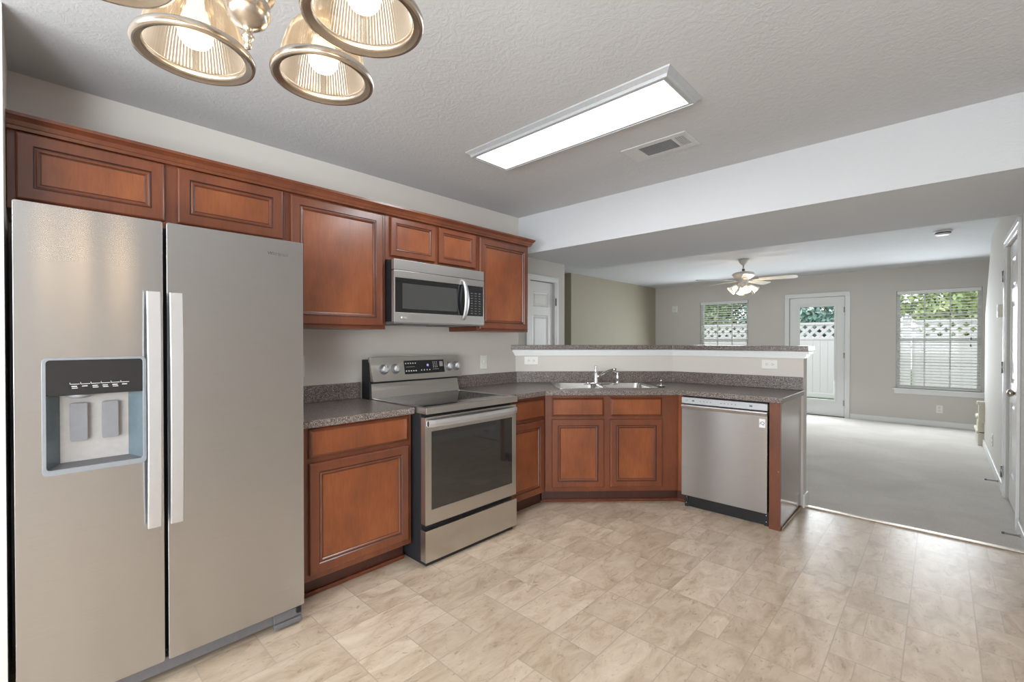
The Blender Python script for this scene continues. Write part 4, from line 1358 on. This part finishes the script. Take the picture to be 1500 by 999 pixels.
for k in range(5):
    a = 3.317 - k * 2 * PI / 5
    ca, sa = math.cos(a), math.sin(a)
    path = []
    for i in range(25):
        t = i / 24
        r_ = 0.018 + (SR - 0.018) * t
        z = 0.085 + 0.10 * math.sin(PI * min(t * 1.15, 1)) ** 1.1 - 0.045 * math.sin(PI * t * 2) * (1 - t) + 0.055 * t
        path.append((ca * r_, sa * r_, z))
    ar = MB().tube(path, 0.0055, 10)
    ar.lathe([(0.006, 0.150), (0.014, 0.146), (0.026, 0.138), (0.030, 0.120), (0.030, 0.110), (0.024, 0.106), (0.001, 0.106)], (ca * SR, sa * SR, 0), 24)
    ar.build('arm', M['nickel'], o)
    sh = MB()
    sh.lathe([(0.026, 0.108), (0.034, 0.104), (0.046, 0.096), (0.056, 0.083), (0.064, 0.066), (0.070, 0.046), (0.0745, 0.026), (0.079, 0.007)], (ca * SR, sa * SR, 0), 180, rib=-0.026, ribn=1, sm=False)
    shade = sh.build('glass_shade', M['shade'], o)
    rm = MB().lathe([(0.075, 0.010), (0.080, 0.013), (0.087, 0.010), (0.091, 0.002), (0.089, -0.005), (0.083, -0.006), (0.0785, -0.001), (0.076, -0.002), (0.0735, 0.001), (0.0725, 0.006), (0.075, 0.010)], (ca * SR, sa * SR, 0), 64)
    rm.build('rim', M['nickel'], shade)
    bl = MB().lathe([(0.001, 0.012), (0.011, 0.0135), (0.019, 0.018), (0.0245, 0.026), (0.0265, 0.037), (0.0245, 0.049), (0.019, 0.066), (0.013, 0.082), (0.012, 0.104)], (ca * SR, sa * SR, 0), 28)
    bl.build('light_bulb', M['bulb'], o)
    ld = bpy.data.lights.new('bulb_glow', 'POINT')
    ld.energy = 0.28
    ld.color = (1.0, 0.70, 0.42)
    ld.shadow_soft_size = 0.026
    lo = bpy.data.objects.new('bulb_glow', ld)
    lo.parent = o
    lo.location = (ca * SR, sa * SR, -0.018)
    COL.objects.link(lo)

# ------------------------------------------------------------------ ceiling fan
o = thing('ceiling_fan', 'white five-blade ceiling fan with four lit glass shades in living room', 'ceiling fan', (0.845, 6.875, CZ))
MB().lathe([(0.068, 0.0), (0.066, -0.015), (0.045, -0.055), (0.020, -0.080), (0.012, -0.086)], (0, 0, 0), 28, 0, 'z', True).build('canopy', M['fan_white'], o)
MB().tube([(0, 0, -0.08), (0, 0, -0.185)], 0.012, 12).build('down_rod', M['fan_white'], o)
MB().lathe([(0.020, -0.135), (0.020, -0.160)], (0, 0, 0), 16, 0, 'z', True, True).build('collar', M['gray_plastic'], o)
MB().lathe([(0.020, -0.165), (0.060, -0.172), (0.130, -0.190), (0.142, -0.205), (0.142, -0.225), (0.125, -0.240), (0.118, -0.262), (0.070, -0.280), (0.060, -0.300), (0.066, -0.330), (0.050, -0.350), (0.001, -0.355)], (0, 0, 0), 36).build('motor_housing', M['fan_white'], o)
for k in range(5):
    a = R(5 + 72 * k)
    mat_ = Matrix.Rotation(a, 4, 'Z')
    pitch = Matrix.Rotation(R(-12), 4, 'X')
    pl = [(0.20, -0.050), (0.30, -0.058), (0.55, -0.068), (0.62, -0.064), (0.645, -0.045), (0.652, 0.0), (0.645, 0.045), (0.62, 0.064), (0.55, 0.068), (0.30, 0.058), (0.20, 0.050)]
    bl = MB().prism(pl, -0.003, 0.003).xform(Matrix.Translation((0, 0, -0.290)) @ mat_ @ pitch)
    be = bl.build('blade', M['fan_white'], o)
    MB().prism([(0.10, -0.012), (0.17, -0.018), (0.27, -0.035), (0.28, 0.0), (0.27, 0.035), (0.17, 0.018), (0.10, 0.012)], -0.009, -0.0035).xform(Matrix.Translation((0, 0, -0.290)) @ mat_ @ pitch).build('blade_iron', M['fan_white'], be)
for k in range(4):
    a = R(-60.6 + 90 * k)
    tilt = Matrix.Translation((0, 0, -0.345)) @ Matrix.Rotation(a, 4, 'Z') @ Matrix.Translation((0.055, 0, 0)) @ Matrix.Rotation(R(-48), 4, 'Y')
    MB().lathe([(0.018, 0.03), (0.016, -0.02), (0.024, -0.03), (0.024, -0.045)], (0, 0, 0), 18).xform(tilt).build('lamp_arm', M['fan_white'], o)
    sh = MB().lathe([(0.026, -0.040), (0.032, -0.055), (0.038, -0.085), (0.046, -0.112), (0.060, -0.138), (0.066, -0.146)], (0, 0, 0), 32, rib=-0.02, ribn=1).xform(tilt).build('lamp_shade', M['shade_fan'], o)
    MB().lathe([(0.001, -0.110), (0.014, -0.105), (0.022, -0.090), (0.018, -0.070), (0.012, -0.050)], (0, 0, 0), 18).xform(tilt).build('light_bulb', M['bulb'], o)
    p = tilt @ Vector((0, 0, -0.155))
    ld = bpy.data.lights.new('fan_bulb_glow', 'POINT')
    ld.energy = 1.6
    ld.color = (1.0, 0.82, 0.62)
    ld.shadow_soft_size = 0.03
    lo = bpy.data.objects.new('fan_bulb_glow', ld)
    lo.parent = o
    lo.location = p
    COL.objects.link(lo)
MB().tube([(0.02, -0.03, -0.35), (0.02, -0.03, -0.50)], 0.0015, 6).lathe([(0.001, -0.50), (0.006, -0.507), (0.001, -0.514)], (0.02, -0.03, 0), 10).build('pull_chain', M['fan_white'], o)

# ------------------------------------------------------------------ outdoors
tag(MB().box(-14, 16, 9.49, 30, -0.25, -0.12).build('lawn', M['grass']), 'grass yard outside beyond the windows', 'grass', kind='structure')
tag(MB().box(0.2, 2.4, 9.49, 11.5, -0.12, -0.04, 0, 0.01).build('patio_slab', plain('concrete', (0.55, 0.53, 0.50), 0.9, bscale=12, var=0.08)), 'concrete slab outside the glass door', 'patio', kind='structure')
o = thing('privacy_fence', 'white vinyl privacy fence with lattice top outside the windows', 'fence', (0, 13.0, -0.12))
Z0 = 0.12
for i in range(-3, 4):
    xa, xb = i * 2.4 + 0.02, (i + 1) * 2.4 - 0.13
    MB().box(xb, xb + 0.13, -0.065, 0.065, 0, 1.90, 0, 0.004).prism([(xb - .01, -.075), (xb + .14, -.075), (xb + .14, .075), (xb - .01, .075)], 1.90, 1.92).build('fence_post', M['fence'], o)
    pn = MB().box(xa, xb, -0.010, 0.010, 0.05, 1.47)
    x = xa
    while x < xb - 0.02:
        pn.box(x, min(x + 0.145, xb), -0.016, -0.010, 0.08, 1.43)
        x += 0.15
    for z in (0.06, 1.44, 1.80):
        pn.box(xa, xb, -0.025, 0.025, z, z + (0.10 if z < 0.1 else 0.055), 0, 0.004)
    pn.build('fence_panel', M['fence'], o)
    lt = MB()
    z0, z1 = 1.495, 1.80
    H = z1 - z0
    x = xa - H
    sp = 0.195
    while x < xb:
        for sg in (1, -1):
            # diagonal slat clipped to the panel
            pts = []
            w2 = 0.046
            xs0, xs1 = (x, x + H) if sg > 0 else (x + H, x)
            a0, a1 = (xs0, z0), (xs1, z1)
            def clipx(p, q):
                (px_, pz_), (qx_, qz_) = p, q
                if px_ > qx_:
                    r__ = clipx(q, p); return None if r__ is None else (r__[1], r__[0])
                if qx_ <= xa or px_ >= xb:
                    return None
                dx = qx_ - px_
                t0 = max(0, (xa - px_) / dx); t1 = min(1, (xb - px_) / dx)
                return ((px_ + dx * t0, pz_ + (qz_ - pz_) * t0), (px_ + dx * t1, pz_ + (qz_ - pz_) * t1))
            c_ = clipx(a0, a1)
            if c_ is None or abs(c_[0][0] - c_[1][0]) < 0.03:
                continue
            (ax_, az_), (bx_, bz_) = c_
            lt.prism([(ax_ - w2, az_), (ax_ + w2, az_), (bx_ + w2, bz_), (bx_ - w2, bz_)], -0.008 * (sg > 0), 0.008 * (sg < 0) + 0.0001, 0, (), 'y')
        x += sp / 1.0
    lt.build('lattice', M['fence'], o)


def tree(x, y, h, r_, n, mat, label, seed, name='tree'):
    rd = random.Random(seed)
    o_ = thing(name, label, 'tree', (x, y, -0.12), group='trees beyond the fence')
    tr = MB().tube([(0, 0, 0), (0.05, 0.02, h * .3), (-0.04, 0.05, h * .55), (0.03, 0.0, h * .85)], [0.13, 0.10, 0.07, 0.03], 10)
    for k in range(6):
        a = rd.random() * 2 * PI
        z = h * (0.3 + 0.08 * k)
        tr.tube([(0, 0, z), (math.cos(a) * r_ * .4, math.sin(a) * r_ * .4, z + .4), (math.cos(a) * r_ * .7, math.sin(a) * r_ * .7, z + .7)], [0.05, 0.03, 0.012], 6)
    tr.build('trunk', M['bark'], o_)
    lf = MB()
    blobs = []
    for k in range(16):
        a = rd.random() * 2 * PI
        q = r_ * (rd.random() ** .5) * .75
        blobs.append((math.cos(a) * q, math.sin(a) * q, h * (0.28 + 0.62 * rd.random()), r_ * (0.30 + 0.25 * rd.random())))
    vs, fs = [], []
    for i in range(n):
        bx, by, bz_, br = rd.choice(blobs)
        u = Vector((rd.gauss(0, 1), rd.gauss(0, 1), rd.gauss(0, 1))).normalized() * br * (0.55 + .5 * rd.random())
        c = Vector((bx, by, bz_)) + u
        d1 = Vector((rd.gauss(0, 1), rd.gauss(0, 1), rd.gauss(0, 1))).normalized()
        d2 = d1.cross(Vector((rd.gauss(0, 1), rd.gauss(0, 1), rd.gauss(0, 1)))).normalized()
        s_ = 0.055 + 0.05 * rd.random()
        b0 = len(vs)
        vs += [tuple(c - d1 * s_), tuple(c + d2 * s_ * .5), tuple(c + d1 * s_), tuple(c - d2 * s_ * .5)]
        fs.append((b0, b0 + 1, b0 + 2, b0 + 3))
    lf.add(vs, fs)
    me = lf.build('foliage', mat, o_)


tree(-4.3, 17.9, 4.4, 1.5, 6000, M['leaf_a'], 'leafy green tree beyond the fence, left part of the small window view', 1)
tree(-2.3, 15.2, 3.7, 1.3, 6500, M['leaf_a'], 'leafy green tree beyond the fence, right part of the small window view', 2)
tree(0.4, 15.6, 3.9, 1.25, 6500, M['leaf_c'], 'bluish green tree beyond the fence, left part of the glass door view', 3)
tree(-3.2, 21.8, 5.0, 1.9, 7000, M['leaf_c'], 'taller bluish tree far behind the fence through the small window', 5)
tree(3.2, 15.0, 3.3, 1.25, 6500, M['leaf_b'], 'yellow-green tree beyond the fence, left part of the large window view', 7)
tree(5.9, 15.4, 3.5, 1.25, 6500, M['leaf_b'], 'yellow-green tree beyond the fence, right part of the large window view', 9)
tree(0.2, 20.2, 4.8, 1.7, 7000, M['leaf_c'], 'tall bluish tree far behind the fence seen through the glass door', 11)
tree(7.0, 19.8, 4.8, 1.8, 7000, M['leaf_a'], 'tall green tree far behind the fence through the large window', 13)
